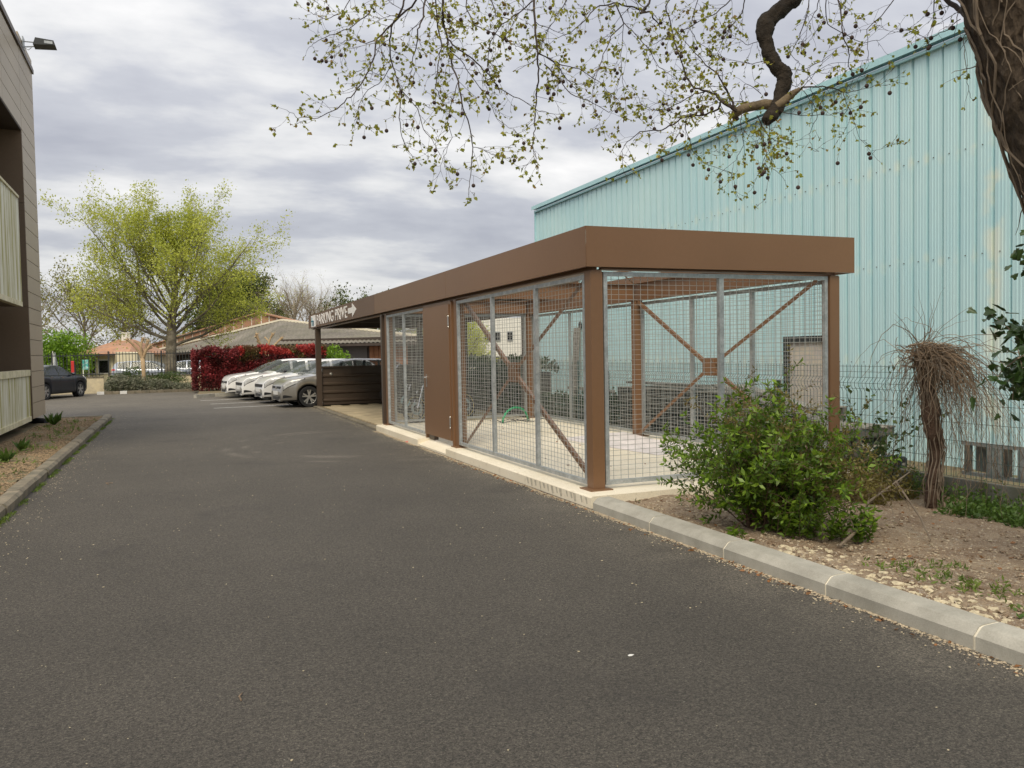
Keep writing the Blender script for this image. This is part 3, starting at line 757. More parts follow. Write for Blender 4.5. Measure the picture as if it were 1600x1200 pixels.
# ================================================================== FENCE, YARD
FX = 7.95
Fn = thing('mesh_fence', 'green welded wire fence on concrete boards between the soil bed and the teal hall', 'fence', (FX, 9, 0))
yy = [-3.28, -.38, 2.52, 5.47, 8.42, 10.92, 13.42, 15.92, 18.42, 20.92, 23.42, 25.92]
pp = None
for y in yy:
    b = MB(); b.box(FX-.02, FX+.02, y-.02, y+.02, -.3, 1.40); b.build('post', 'fence_green', Fn)
for i in range(len(yy)-1):
    b = MB(); b.bevbox(FX-.022, FX+.022, yy[i]+.022, yy[i+1]-.022, -.42, -.125 if yy[i] > 30 else -.01, .005); b.box(FX-.026, FX-.0225, yy[i]+.2, yy[i+1]-.2, -.36, -.12); b.build('concrete_board', 'board_conc', Fn)
    b = MB(); b.bevbox(FX-.022, FX+.022, yy[i]+.022, yy[i+1]-.022, -.008, .115, .005); b.build('concrete_board', 'board_conc', Fn)
    b = MB(); zs = [.13, .33, .53, .73, .93, 1.06, 1.13, 1.20, 1.27, 1.34]
    prof = [(0, .13), (0, 1.02), (-.05, 1.09), (-.055, 1.14), (0, 1.20), (0, 1.36)]
    y = yy[i]+.03
    while y < yy[i+1]:
        for q in range(len(prof)-1): b.bar((FX+prof[q][0], y, prof[q][1]), (FX+prof[q+1][0], y, prof[q+1][1]), .0045, .0045)
        y += .062
    for z in zs:
        dx = -.05 if 1.08 < z < 1.16 else (-.025 if z in (1.06,) else 0)
        b.bar((FX+dx-.004, yy[i]+.02, z), (FX+dx-.004, yy[i+1]-.02, z), .005, .005)
    b.build('wire_mesh', 'fence_green', Fn, kind='stuff')

r = random.Random(3)
# pallets
def pallet():
    o = thing('pallet', 'weathered grey pallet in the stacks behind the wire fence', 'pallet', (0, 0, 0), 'grey pallets stacked between fence and hall')
    db = MB().box(-.55, .55, 0, .10, 0, .02).mesh('deck_board')
    for q in range(7): link('deck_board', db, 'pallet', o, loc=(0, -.55+.166*q, .11))
    st = MB().box(-.05, .05, -.55, .55, .0, .108).mesh('stringer')
    for q in (-.48, 0, .48): link('stringer', st, 'pallet_dark', o, loc=(q, 0, 0))
    return o
p0 = pallet(); first = True
for (cx, cyy, nn) in ((8.75, 9.3, 5), (8.85, 10.5, 6), (8.8, 11.7, 8), (8.85, 12.9, 8), (8.75, 14.1, 8), (9.75, 11.2, 6), (9.7, 13.4, 7)):
    for q in range(nn):
        o = p0 if first else copy_tree(p0); first = False
        o.location = (cx+r.uniform(-.06, .06), cyy+r.uniform(-.06, .06), -.2+.133*q); o.rotation_euler = (0, 0, r.uniform(-.08, .08)+(PI/2 if q % 3 == 1 else 0))
def plank(name, label, cat, a, c, w_, h_, m, group=None, upv=(0, 0, 1)):
    b = MB(); b.bar(a, c, w_, h_, upv); return tag(b.build(name, m), label, cat, group)
for q, (a, c) in enumerate((((8.5, 9.1, .50), (8.9, 12.3, .94)), ((8.8, 9.6, .64), (9.0, 11.8, .95)), ((8.6, 12.2, .93), (8.7, 15.0, .93)))):
    plank('scaffold_plank', ['long grey plank sloping up onto the pallet stacks', 'shorter pale plank lying on the middle pallet stacks', 'grey plank lying level across the farthest pallet stacks'][q], 'plank', a, c, .22, .04, 'pallet')
plank('leaning_board', 'tall pale grey board leaning against the teal hall wall', 'board', (10.25, 20.9, -.2), (10.42, 20.9, 2.25), .35, .03, 'pallet', upv=(1, 0, 0))
b = MB(); b.box(8.28, 8.34, 15.25, 15.31, -.2, 1.12); b.ball((8.31, 15.28, 1.14), .04); tag(b.build('iron_post', 'fence_dark'), 'thin dark iron post rising beside the trestles behind the fence', 'post')
b = MB(); b.box(8.28, 8.36, 9.95, 10.03, -.2, 1.10); b.prism([(8.32, 9.78, .62), (8.32, 9.98, .88), (8.32, 10.18, .62)], (.02, 0, 0)); tag(b.build('iron_post', 'fence_dark'), 'dark iron post with a pointed bracket in front of the pale roller door', 'post')
def trestle(x, y, lab):
    t = thing('trestle', lab, 'trestle', (x, y, -.2))
    for (dy) in (-.35, .35):
        for dx in (-.25, .25):
            b = MB(); b.bar((x+dx, y+dy, -.2), (x, y+dy*.8, .70), .05, .03); b.build('leg', 'pallet', t)
    b = MB(); b.box(x-.06, x+.06, y-.6, y+.6, .68, .75); b.build('top_rail', 'pallet', t)
    b = MB(); b.box(x-.2, x-.17, y-.33, y+.33, .18, .25); b.build('brace', 'pallet', t)
trestle(8.55, 16.1, 'pale grey timber trestle nearest the brown post behind the fence'); trestle(8.7, 17.3, 'second grey timber trestle farther along the teal wall')
# galvanised rack behind the fence
t = thing('metal_rack', 'galvanised slatted metal rack standing on edge behind the wire fence', 'rack', (8.2, 6.0, .1))
b = MB(); b.box(8.2, 8.24, 4.6, 6.75, .12, .16); b.box(8.2, 8.24, 4.6, 6.75, .46, .50); b.build('rail', 'galv', t)
for q, y in enumerate([4.7, 4.85, 5.0, 5.1, 5.2, 5.35, 5.5, 5.6, 5.7, 5.82, 5.94, 6.04, 6.2, 6.3, 6.4, 6.68]):
    b = MB(); b.box(8.19, 8.25, y-.03, y+.03, .161, .459); b.build('slat', 'galv' if q % 3 else 'pallet_dark', t)
for (ya, yb) in ((4.95, 5.10), (6.48, 6.62)): MB().box(8.26, 8.40, ya, yb, .17, .45).build('corner_block', 'board_conc', t)
b = MB(); b.bevbox(8.05, 8.30, 7.6, 7.85, .08, .22, .02); b.tube([(8.1, 7.8, .1), (8.1, 8.2, .13), (8.15, 8.7, .10)], .03, 6); tag(b.build('plastic_duct', 'plastic_black'), 'black plastic duct lying behind the concrete boards', 'duct')
b = MB()
for q in range(10):
    y = 7.2+r.uniform(0, 2.2); b.bar((8.1+r.uniform(0, .4), y, -.05+.03*q), (8.3+r.uniform(0, .5), y+r.uniform(.5, 1.3), -.04+.03*q), .10, .03)
tag(b.build('scrap_boards', 'pallet', kind='stuff'), 'heap of grey scrap boards behind the fence', 'scrap wood')

# white sheet inside the store
b = MB(); nx_, ny_ = 34, 46
from mathutils import noise as mnoise
for j in range(ny_+1):
    for i in range(nx_+1):
        u = i/nx_; v = j/ny_; x = 6.15+1.02*u-.25*v*(1-u); y = 9.9+2.75*v
        n = mnoise.noise(Vector((x*2.4, y*2.0, 0)))+.5*mnoise.noise(Vector((x*6, y*5, 3)))
        edge = min(u, 1-u, v, 1-v)*6
        b.v.append((x+.05*mnoise.noise(Vector((y*3, 1, 0))), y+.07*mnoise.noise(Vector((x*4, 9, 0))), .125+max(0, n*.07+.03)*min(1, edge)+.10*max(0, v-.55)*u))
for j in range(ny_):
    for i in range(nx_):
        a = j*(nx_+1)+i; b.f.append((a, a+1, a+nx_+2, a+nx_+1))
tag(b.build('plastic_sheet', 'sheet', smooth=True), 'crumpled white plastic sheet lying on the floor of the mesh store', 'sheet')
b = MB(); b.tube([(6.55+.36*math.cos(a)*1.0, 16.1+.18*math.cos(a), .13+.30*math.sin(a)) for a in [PI*q/10 for q in range(11)]], .022, 8); tag(b.build('green_hose', 'green_hose', smooth=True), 'bright green hose arching over the floor of the mesh store', 'hose')
b = MB(); b.tube([(6.2+.28*math.cos(a)+.05*a, 15.9+.2*math.sin(a), .135+.06*abs(math.sin(a*1.7))) for a in [q*.5 for q in range(26)]], .008, 5); tag(b.build('black_cable', 'plastic_black', smooth=True), 'loose coil of thin black cable beside the green hose', 'cable')

# ================================================================== MOTORBIKES
def motorbike(name, label, loc, rot, body, rimm):
    t = thing(name, label, 'motorbike')
    for wx in (-.70, .72):
        b = MB(); b.lathe([(.30+.055*math.cos(a), .055*math.sin(a)) for a in [2*PI*q/8 for q in range(8)]], (wx, 0, .33), 'y', 28, True); wh = b.build('tyre', 'black', t, smooth=True)
        b = MB(); b.lathe([(.245, .03), (.262, .035), (.262, -.035), (.245, -.03)], (wx, 0, .33), 'y', 28, True)
        for q in range(6):
            a = PI/3*q; b.bar((wx+.03*math.cos(a), 0, .33+.03*math.sin(a)), (wx+.25*math.cos(a), 0, .33+.25*math.sin(a)), .022, .02)
        b.lathe([(.0, -.05), (.04, -.05), (.04, .05), (0, .05)], (wx, 0, .33), 'y', 10); b.build('rim', 'black', wh)
        b = MB(); b.lathe([(.258, .040), (.278, .043), (.278, -.043), (.258, -.040)], (wx, 0, .33), 'y', 32, True); b.build('rim_tape', rimm, wh)
        b = MB(); b.lathe([(.09, .062), (.15, .062), (.15, .066), (.09, .066)], (wx, 0, .33), 'y', 24, True); b.build('brake_disc', 'chrome', wh)
    b = MB()
    for s in (-.09, .09): b.tube([(.72, s, .33), (.48, s, .92)], [.028, .024], 8)
    b.build('fork', 'chrome', t)
    b = MB(); b.tube([(.46, 0, .90), (.05, 0, .78), (-.15, 0, .45), (-.70, 0, .33)], .03, 8); b.tube([(.46, 0, .85), (.25, 0, .42), (-.1, 0, .35)], .025, 8); b.tube([(.02, 0, .78), (-.45, 0, .80), (-.75, 0, .92)], .025, 8); b.build('frame', 'fence_dark', t)
    b = MB(); b.ball((.12, 0, .50), .20, (1.1, .7, .9), 10, 6); b.ball((.0, 0, .38), .16, (1.2, .8, .7), 10, 6); b.build('engine', 'pallet_dark', t)
    b = MB(); b.ball((.18, 0, .84), .20, (1.35, .75, .72), 14, 8); b.build('tank', body, t, smooth=True)
    b = MB(); b.ball((-.32, 0, .84), .19, (1.7, .75, .38), 14, 6); b.ball((-.72, 0, .93), .12, (1.6, .7, .5), 12, 6); b.build('seat', 'black', t, smooth=True)
    b = MB(); b.ball((.55, 0, .95), .15, (1.1, 1.0, 1.2), 14, 8); b.build('headlamp_cowl', body, t, smooth=True)
    b = MB(); b.prism([(.60, -.13, 1.05), (.42, -.10, 1.24), (.42, .10, 1.24), (.60, .13, 1.05)], (-.012, 0, .002)); b.build('windscreen', 'glass2', t)
    b = MB(); b.tube([(.36, -.38, 1.0), (.42, -.2, 1.06), (.42, .2, 1.06), (.36, .38, 1.0)], .014, 6); b.tube([(.36, .38, 1.0), (.28, .42, .99)], .02, 6); b.tube([(.36, -.38, 1.0), (.28, -.42, .99)], .02, 6); b.build('handlebar', 'plastic_black', t)
    for s in (-1, 1):
        b = MB(); b.tube([(.42, s*.25, 1.06), (.48, s*.34, 1.18)], .007, 5); b.ball((.48, s*.36, 1.20), .055, (.4, 1.2, .8), 8, 5); b.build('mirror', 'plastic_black', t)
    b = MB(); b.tube([(.15, -.14, .35), (-.2, -.16, .28), (-.45, -.17, .38), (-.85, -.18, .55)], [.025, .03, .05, .045], 10); b.build('exhaust', 'chrome', t, smooth=True)
    b = MB(); b.bar((-.86, 0, .82), (-.98, 0, .55), .18, .02, (1, 0, 0)); b.build('tail_guard', 'plastic_black', t)
    t.location = loc; t.rotation_euler = (math.radians(7), 0, rot)
motorbike('motorbike', 'black motorbike with yellow rim stripes parked just behind the mesh store', (5.62, 18.35, .03), PI+.35, 'plastic_black', 'yellow')
motorbike('motorbike', 'black motorbike at the far end of the carport beside the low screen', (6.75, 25.0, .03), PI+.1, 'plastic_black', 'chrome')
motorbike('motorbike', 'dark grey motorbike parked in the middle of the carport', (6.2, 21.3, .03), PI+.2, 'fence_dark', 'plastic_black')

# ================================================================== CARS
def spl(cp, x):
    if x <= cp[0][0]: return cp[0][1]
    for i in range(len(cp)-1):
        if x <= cp[i+1][0]:
            t = (x-cp[i][0])/(cp[i+1][0]-cp[i][0]); return cp[i][1]+(cp[i+1][1]-cp[i][1])*t
    return cp[-1][1]
def smooth_cp(cp, Lh):
    xs = [-Lh+2*Lh*i/240 for i in range(241)]; ys = [spl(cp, x) for x in xs]
    for _ in range(5): ys = [ys[0]]+[(ys[i-1]+2*ys[i]+ys[i+1])/4 for i in range(1, 240)]+[ys[-1]]
    return list(zip(xs, ys))
HATCH = [(-2.12,.62),(-2.09,.90),(-2.0,1.06),(-1.84,1.29),(-1.66,1.40),(-1.2,1.465),(-.4,1.485),(.05,1.45),(.40,1.33),(.80,1.13),(1.08,.99),(1.5,.945),(1.8,.895),(1.97,.83),(2.06,.75),(2.10,.66),(2.125,.50)]
ESTATE = [(-2.25,.62),(-2.22,.95),(-2.15,1.15),(-2.05,1.36),(-1.9,1.44),(-1.2,1.49),(-.4,1.50),(.1,1.46),(.45,1.34),(.88,1.13),(1.18,.99),(1.6,.95),(1.92,.90),(2.09,.84),(2.18,.75),(2.225,.64),(2.25,.50)]
SEDAN = [(-2.2,.62),(-2.17,.92),(-2.05,1.05),(-1.7,1.12),(-1.4,1.24),(-1.0,1.36),(-.5,1.42),(-.1,1.41),(.25,1.34),(.7,1.14),(1.05,.98),(1.5,.93),(1.86,.87),(2.03,.80),(2.13,.70),(2.18,.6),(2.2,.48)]
def car(name, label, group, prof, paint, glass, loc, rot, Wd=1.80, xw=(-1.29, 1.31), light=1, spokes=5, plate=True, belt=.93, seed=0, style=0):
    Lh = prof[-1][0]; top = smooth_cp(prof, Lh)
    t = thing(name, label, 'car', group=group)
    R, rw, zw = .375, .325, .325
    xs = sorted(set([-Lh+2*Lh*(.5-.5*math.cos(PI*i/70)) for i in range(71)] + [x_+R*math.cos(PI*q/14) for x_ in xw for q in range(15)]))
    T = [0, 0, .07, .32, .66, .9, 1]
    secs = []
    for x in xs:
        zt = spl(top, x); u = abs(x)/Lh
        w_ = Wd/2
        fx = max(0, x-(Lh-.60))/.60; bx_ = max(0, -x-(Lh-.5))/.5
        w_ *= (1-.10*fx-.24*fx**4)*(1-.20*bx_**2.4)
        zb_ = min(belt + .05*max(0, -x)/Lh, zt-.045)
        zl = .20
        for x_ in xw:
            if abs(x-x_) < R: zl = max(zl, zw+math.sqrt(max(0, R*R-(x-x_)**2))-.0)
        zl = min(zl, zb_-.10); flare = .0
        for x_ in xw:
            dd_ = abs(x-x_)
            if dd_ < R+.12: flare = max(flare, .018*(1-max(0, dd_-R)/.12))
        h = max(0, zt-zb_-.045)
        pts = [(0, .24)]
        inn = [-.10, -.035, -.006, 0, -.004, -.03]
        for q, tt in enumerate(T[1:]): pts.append((w_+inn[q]+flare*(1-tt), zl+(zb_-zl)*tt))
        ins = .055+.38*h
        pts.append((w_-.05, zb_+min(.03, h*.2+.012)))
        pts.append((w_-ins-.0, zt-.055 if h > .1 else zt-.02-.03*min(1, h*10)))
        pts.append((max(.1, w_-ins-.07), zt-.016)); pts.append((max(.05, (w_-ins-.07)*.55), zt-.003)); pts.append((0, zt))
        secs.append(pts)
    K = len(secs[0])
    def S(x, tq, side=1, off=0):
        i = 0
        while i < len(xs)-2 and xs[i+1] < x: i += 1
        f = max(0, min(1, (x-xs[i])/(xs[i+1]-xs[i]))); q = min(int(tq), K-2); g = tq-q
        A = [[secs[i+a][q+c] for c in (0, 1)] for a in (0, 1)]
        y = sum((A[a][c][0])*(f if a else 1-f)*(g if c else 1-g) for a in (0, 1) for c in (0, 1)); z = sum((A[a][c][1])*(f if a else 1-f)*(g if c else 1-g) for a in (0, 1) for c in (0, 1))
        return Vector((x, side*(y+off), z+off*.4))
    body = MB(); gl = {}
    for side in (1, -1):
        i0 = len(body.v)
        for x, pts in zip(xs, secs):
            for (y, z) in pts: body.v.append((x, side*y, z))
        for i in range(len(xs)-1):
            xm = (xs[i]+xs[i+1])/2
            for q in range(K-1):
                a = i0+i*K+q; f = (a, a+K, a+K+1, a+1) if side > 0 else (a, a+1, a+K+1, a+K)
                hh = spl(top, xm)-min(belt+.05*max(0, -xm)/Lh, spl(top, xm)-.045)-.045
                key = None
                if q == 7 and hh > .07:      # side glass between belt and roof edge
                    bp = -.22
                    if abs(xm-bp) > .05 and abs(xm+1.05) > .04 and xm > -Lh+.42: key = ('side_window', side, 0 if xm > bp else (1 if xm > -1.05 else 2))
                if q >= 8 and hh > .04:
                    sl_ = (spl(top, xm+.03)-spl(top, xm-.03))/.06
                    if xm > 0 and sl_ < -.30: key = ('windscreen', 0, 0)
                    if xm < -1 and sl_ > .45 and spl(top, xm) > 1.04: key = ('rear_window', 0, 0)
                if key: gl.setdefault(key, []).append([body.v[v_] for v_ in f])
                else: body.f.append(f)
        for e_ in (0, len(xs)-1): body.f.append(tuple(i0+e_*K+q for q in range(K)))
    bo = body.build('body', paint, t, smooth=True)
    mi = bpy.data.objects[bo.name].data
    mi.materials.append(MT['plastic_black'])
    for p in mi.polygons:
        if all(mi.vertices[v].co.z < .72 for v in p.vertices) and abs(p.normal.z) > .55 and p.center.z < .7 and abs(p.center.y) < Wd/2-.04 and abs(p.center.x) < Lh-.06: p.material_index = 1
    for key, quads in gl.items():
        b = MB()
        for qd in quads: b.poly(qd)
        b.build(key[0], glass, t)
    b = MB(); b.box(-Lh+.3, Lh-.3, -Wd/2+.17, Wd/2-.17, .2, .62); b.build('underbody', 'black', t)
    def patch(nm, x0, x1, f0, f1, m, off=.010, n=8, k_=4, parent=None):
        for side in (1, -1):
            b = MB()
            for i in range(n+1):
                x = x0+(x1-x0)*i/n
                for j in range(k_+1): b.v.append(tuple(S(x, f0(i/n)+(f1(i/n)-f0(i/n))*j/k_, side, off)))
            for i in range(n):
                for j in range(k_): a = i*(k_+1)+j; b.f.append((a, a+1, a+k_+2, a+k_+1))
            b.build(nm, m, parent or t, smooth=True)
    hl = patch('headlight_rim', Lh-.70, Lh-.06, lambda u: 4.85-.75*u, lambda u: 6.15+.4*math.sin(u*3), 'plastic_black', .006)
    patch('headlight', Lh-.66, Lh-.07, lambda u: 4.98-.75*u, lambda u: 6.05+.4*math.sin(u*3), 'lens', .012)
    patch('bumper_intake', Lh-.30, Lh-.05, lambda u: 2.5, lambda u: 2.65+.6*u, 'plastic_black', .008)
    patch('tail_light', -Lh+.03, -Lh+.28, lambda u: 5.0, lambda u: 6.6, 'red', .010)
    # grille, plate, lower grille on the nose
    g0 = spl(top, Lh-.06)
    b = MB(); b.box(Lh-.085, Lh-.02+.02*(style == 1), -.50, .50, .56, .66); b.box(Lh-.02, Lh+.012, -.36, .36, .25, .34); b.build('grille', 'plastic_black', t)
    b = MB(); b.box(Lh, Lh+.018, -.26, .26, .40, .51); b.build('number_plate', 'white_paint', t)
    b = MB(); b.lathe([(0, 0), (.045, .0), (.045, .02), (0, .02)], (Lh-.02, 0, .61), 'x', 14); b.build('badge', 'chrome', t)
    # seams, handles, mirrors
    for xq in (.72, -.22, -1.0):
        b = MB()
        for side in (1, -1): b.tube([S(xq+(.0 if q_ > 5 else -.04*(q_ < 2)), q_, side, .0005) for q_ in (2.0, 3, 4, 5, 6, 7)], .004, 4)
        b.build('door_gap', 'black', t)
    for xq in (-.05, -.85):
        for side in (1, -1):
            p = S(xq, 5.35, side, .012); b = MB(); b.bevbox(p.x-.09, p.x+.07, p.y-.012, p.y+.012, p.z-.012, p.z+.012, .004); b.build('door_handle', 'chrome' if 'navy' in paint else paint, t)
    for side in (1, -1):
        p = S(.62, 6.6, side, 0); b = MB(); b.ball((p.x+.02, p.y+side*.11, p.z+.06), .085, (.75, 1.2, .75), 12, 8); b.bar(p, (p.x, p.y+side*.08, p.z+.03), .04, .03); b.build('wing_mirror', paint if 'white' not in paint else 'plastic_black', t, smooth=True)
        b = MB(); b.tube([S(x_, 6.9, side, .006) for x_ in [-1.5+.1*q for q in range(24)]], .007, 4); b.build('belt_trim', 'plastic_black', t)
    for x_ in xw:
        for side in (1, -1):
            yc = side*(Wd/2-.105)
            b = MB(); b.lathe([(rw-.10, -.10), (rw-.012, -.105), (rw, -.08), (rw, .08), (rw-.012, .105), (rw-.10, .10)], (x_, yc, rw), 'y', 36, True); wh = b.build('tyre', 'black', t, smooth=False)
            b = MB(); yo = yc+side*.085
            b.lathe([(rw-.105, 0), (rw-.085, .012*side), (rw-.085, -.06*side), (rw-.105, -.06*side)], (x_, yo, rw), 'y', 36, True)
            for q in range(spokes):
                a0 = 2*PI*q/spokes+PI/2
                for da in (-.20, .20) if spokes == 5 else (0,):
                    a = a0+da; b.bar((x_+.04*math.cos(a0), yo-.01*side, rw+.04*math.sin(a0)), (x_+(rw-.10)*math.cos(a), yo, rw+(rw-.10)*math.sin(a)), .05, .02, (0, 1, 0)) if False else b.bar((x_+.04*math.cos(a0), yo-.01*side, rw+.04*math.sin(a0)), (x_+(rw-.10)*math.cos(a), yo, rw+(rw-.10)*math.sin(a)), .042, .02, (0, 1, 0))
            b.lathe([(0, .01*side), (.055, .01*side), (.06, -.02*side)], (x_, yo, rw), 'y', 14); b.build('rim', 'alloy', wh)
            b = MB(); b.lathe([(0, 0), (rw-.11, 0)], (x_, yo-.045*side, rw), 'y', 24); b.build('wheel_back', 'black', wh)
            b = MB(); b.lathe([(R-.01, 0), (R-.01, -.20*side)], (x_, side*(Wd/2-.02), zw), 'y', 30); b.build('wheel_arch_liner', 'black', t)
    if light:
        b = MB(); b.box(.30, .42, -.55, .55, 1.0, 1.1); b.build('dashboard', 'plastic_black', t)
        for s in (-.35, .35): b = MB(); b.bevbox(-.45, -.30, s-.24, s+.24, .8, 1.18, .04); b.build('front_seat', 'plastic_black', t)
    t.location = loc; t.rotation_euler = (0, 0, rot)
    return t
def nose(x, y, a, Lh): return (x+Lh*math.cos(a), y+Lh*math.sin(a), 0)
A = math.radians(7.5); G = 'cars parked nose-out in the marked bays'
car('parked_car', 'grey hatchback with silver five-spoke wheels beside the carport post', G, HATCH, 'p_grey', 'glass', nose(2.80, 26.85, A, 2.125), PI+A)
car('parked_car', 'white hatchback with a bulging bumper, parked next to the grey car', G, HATCH, 'p_white2', 'glass', nose(2.50, 29.55, A, 2.125), PI+A, style=1)
car('parked_car', 'white hatchback with dark angled headlight rims, second from the red hedge', G, HATCH, 'p_white', 'glass', nose(2.02, 32.1, A, 2.125), PI+A, belt=.97, style=1)
car('parked_car', 'white estate car parked closest to the red hedge', G, ESTATE, 'p_white', 'glass', nose(1.62, 34.55, A, 2.25), PI+A)
car('parked_car', 'dark navy saloon parked half behind the left office building', None, SEDAN, 'p_navy', 'glass2', (-5.35, 39.7, 0), math.radians(67), Wd=1.82)
car('parked_car', 'silver estate car behind the railings near the large tree', None, ESTATE, 'p_silver', 'glass', tuple(at(238, 600, 53)[:2])+(-.02,), math.radians(-16), Wd=1.8)
car('parked_car', 'pale car behind the railings close to the red hedge', None, HATCH, 'p_silver', 'glass', tuple(at(322, 600, 55)[:2])+(-.02,), math.radians(-10), Wd=1.8)
# ================================================================== FAR BOUNDARY
def wallseg(label, a, c, h):
    b = MB(); a = Vector((*a, h/2-.1)); c = Vector((*c, h/2-.1)); b.bar(a, c, .2, h+.2)
    t = tag(b.build('low_wall', 'dash'), label, 'wall')
    b = MB(); u = Vector((0, 0, h/2+.125)); b.bar(a+u, c+u, .26, .05); b.build('coping', 'kerb_old', t)
def railing(label, a, c, z0, z1):
    a = Vector((*a, 0)); c = Vector((*c, 0)); t = thing('railing', label, 'railing', tuple(a)); d = (c-a).normalized(); Ln = (c-a).length
    me = None; n = int(Ln/.15)
    for i in range(n):
        if me is None: me = MB().box(-.013, .013, -.013, .013, z0, z1).mesh('picket')
        link('picket', me, 'fence_dark', t, loc=d*(.07+.15*i))
    for z in (z0+.12, z1-.12):
        b = MB(); b.bar(a+Vector((0, 0, z)), c+Vector((0, 0, z)), .04, .045); b.build('rail', 'fence_dark', t)
    i = 0.0
    while i <= Ln:
        b = MB(); p = a+d*i; b.box(p.x-.035, p.x+.035, p.y-.035, p.y+.035, z0-.1, z1+.03); b.build('post', 'fence_dark', t); i += 2.5
wallseg('low cream rendered wall behind the navy car', (-10.5, 43.95), (-3.35, 43.95), .74)
wallseg('low cream wall left of the red hedge behind the grey shrubs', (-3.3, 46.6), (2.6, 45.9), .70)
railing('dark railing on the low wall behind the navy car', (-10.5, 43.95), (-3.35, 43.95), .78, 1.92)
railing('dark railing in front of the large tree', (-3.3, 46.6), (2.6, 45.9), .74, 1.98)

rr = random.Random(11)
def shrub(label, cat, c, rad, n, m, size, seed, core='bark_far', name='shrub', group=None, sq=.9, kind=None, jitter=1.0):
    """uneven leafy mound made of several lobes"""
    t = thing(name, label, cat, (c[0], c[1], c[2]), group)
    rg = np.random.default_rng(seed); lobes = []
    nl = 11
    for i in range(nl):
        a = rg.random()*2*PI; rr_ = .62*rg.random()**.5
        lobes.append((c[0]+rad[0]*rr_*math.cos(a), c[1]+rad[1]*rr_*math.sin(a), c[2]+rad[2]*(.25+.55*rg.random()*(1-rr_*.6)), .35+.28*rg.random()))
    P = []; D = []
    for i in range(n):
        l = lobes[rg.integers(nl)]; v = rg.normal(size=3); v /= np.linalg.norm(v); q = l[3]*(.72+.34*rg.random())
        p = (l[0]+v[0]*rad[0]*q, l[1]+v[1]*rad[1]*q, l[2]+v[2]*rad[2]*q*sq)
        if p[2] < c[2]+.02: continue
        P.append(p); D.append(v)
    leaf_mesh('foliage', P, D, size, m, t, seed=seed, jitter=jitter)
    b = MB(); r2 = random.Random(seed)
    for i in range(14):
        a = r2.random()*2*PI; l = r2.choice(lobes)
        b.tube([(c[0]+.1*math.cos(a), c[1]+.1*math.sin(a), c[2]-.05), ((c[0]+l[0])/2, (c[1]+l[1])/2, (c[2]+l[2])/2+.1), l[:3]], [.03, .02, .008], 4)
    b.build('stems', core, t); return t
shrub('rounded grey-green shrub at the left end of the raised bed', 'shrub', (-2.75, 43.1, .05), (.62, .6, .72), 2600, 'lf_lav', .085, 21)
shrub('grey-green shrub in the middle of the raised bed under the pollarded tree', 'shrub', (-1.85, 43.0, .05), (.7, .6, .62), 2600, 'lf_lav', .085, 22)
shrub('low spreading grey-green shrub right of the pollarded tree', 'shrub', (-.85, 43.1, .05), (.75, .6, .5), 2300, 'lf_lav', .085, 23)
shrub('flat green shrub at the right end of the raised bed', 'shrub', (.2, 43.6, .05), (.9, .6, .32), 1600, 'lf_lav', .08, 24)
shrub('dark green juniper behind the grey shrubs on the left', 'shrub', (-2.3, 44.6, .05), (1.1, .6, .95), 3200, 'lf_jun', .09, 25)
shrub('dark green juniper behind the grey shrubs on the right', 'shrub', (-.6, 44.7, .05), (1.1, .6, .85), 3000, 'lf_jun', .09, 26)
shrub('bright green shrub behind the right end of the red hedge', 'shrub', (7.1, 41.4, .05), (1.0, .8, 1.95), 4200, 'lf_bright', .12, 27)

# red hedge: a long clipped block of leaves
Rh = thing('red_hedge', 'dense clipped red-leaved hedge beside the white cars', 'hedge', (3.4, 40.4, .05))
rg = np.random.default_rng(5)
def hedge_pts(n, x0, x1, yc, hw, z0, h):
    P = []; D = []
    for i in range(n):
        x = x0+(x1-x0)*rg.random(); hh = h+.07*math.sin(x*2.3)+.05*math.sin(x*5.1)+.10*mnoise.noise(Vector((x*2.1, 0, 8)))
        face = rg.random()
        e0 = max(0, 1-(x-x0)/.5)**2; hh -= .32*e0
        if face < .30: p = (x, yc+hw*(2*rg.random()-1), z0+hh+rg.normal()*.05); d = (0, 0, 1)
        elif face < .88:
            z = z0+hh*rg.random(); bul = .14*math.sin(z*2.2+x)+.10*math.sin(x*3.7)+.22*mnoise.noise(Vector((x*1.6, z*1.6, 4))); p = (x, yc-hw-bul+rg.normal()*.07+e0*hw, z); d = (0, -1, .3)
        else: p = (x0-.12*math.sin(3*rg.random())+abs(rg.normal())*.08, yc+hw*(2*rg.random()-1)*.9, z0+hh*rg.random()); d = (-1, 0, .3)
        P.append(p); D.append(d)
    for i in range(130):
        x = x0+(x1-x0)*rg.random(); y = yc-hw*rg.random()
        for q in range(7): P.append((x+.012*q*math.sin(i), y, z0+h+.03*q)); D.append((rg.normal()*.5, rg.normal()*.5, .8))
    return P, D
P, D = hedge_pts(24000, .72, 6.6, 40.9, .65, .12, 1.78)
P = np.array(P); D = np.array(D); n3 = np.array([mnoise.noise(Vector((p[0]*1.1, p[2]*1.6, 2.0))) for p in P]); top_ = P[:, 2] > 1.66
isg = (n3 > .18) & (P[:, 0] > 2.0); iss = top_ & (P[:, 0] > 2.6) & ~isg
leaf_mesh('red_foliage', P[~isg & ~iss], D[~isg & ~iss], .11, 'lf_red', Rh, seed=1, jitter=.9); leaf_mesh('green_foliage', P[isg], D[isg], .11, 'lf_redgreen', Rh, seed=2, jitter=.9); leaf_mesh('scarlet_tips', P[iss], D[iss], .12, 'lf_red2', Rh, seed=3, jitter=.8)
b = MB()
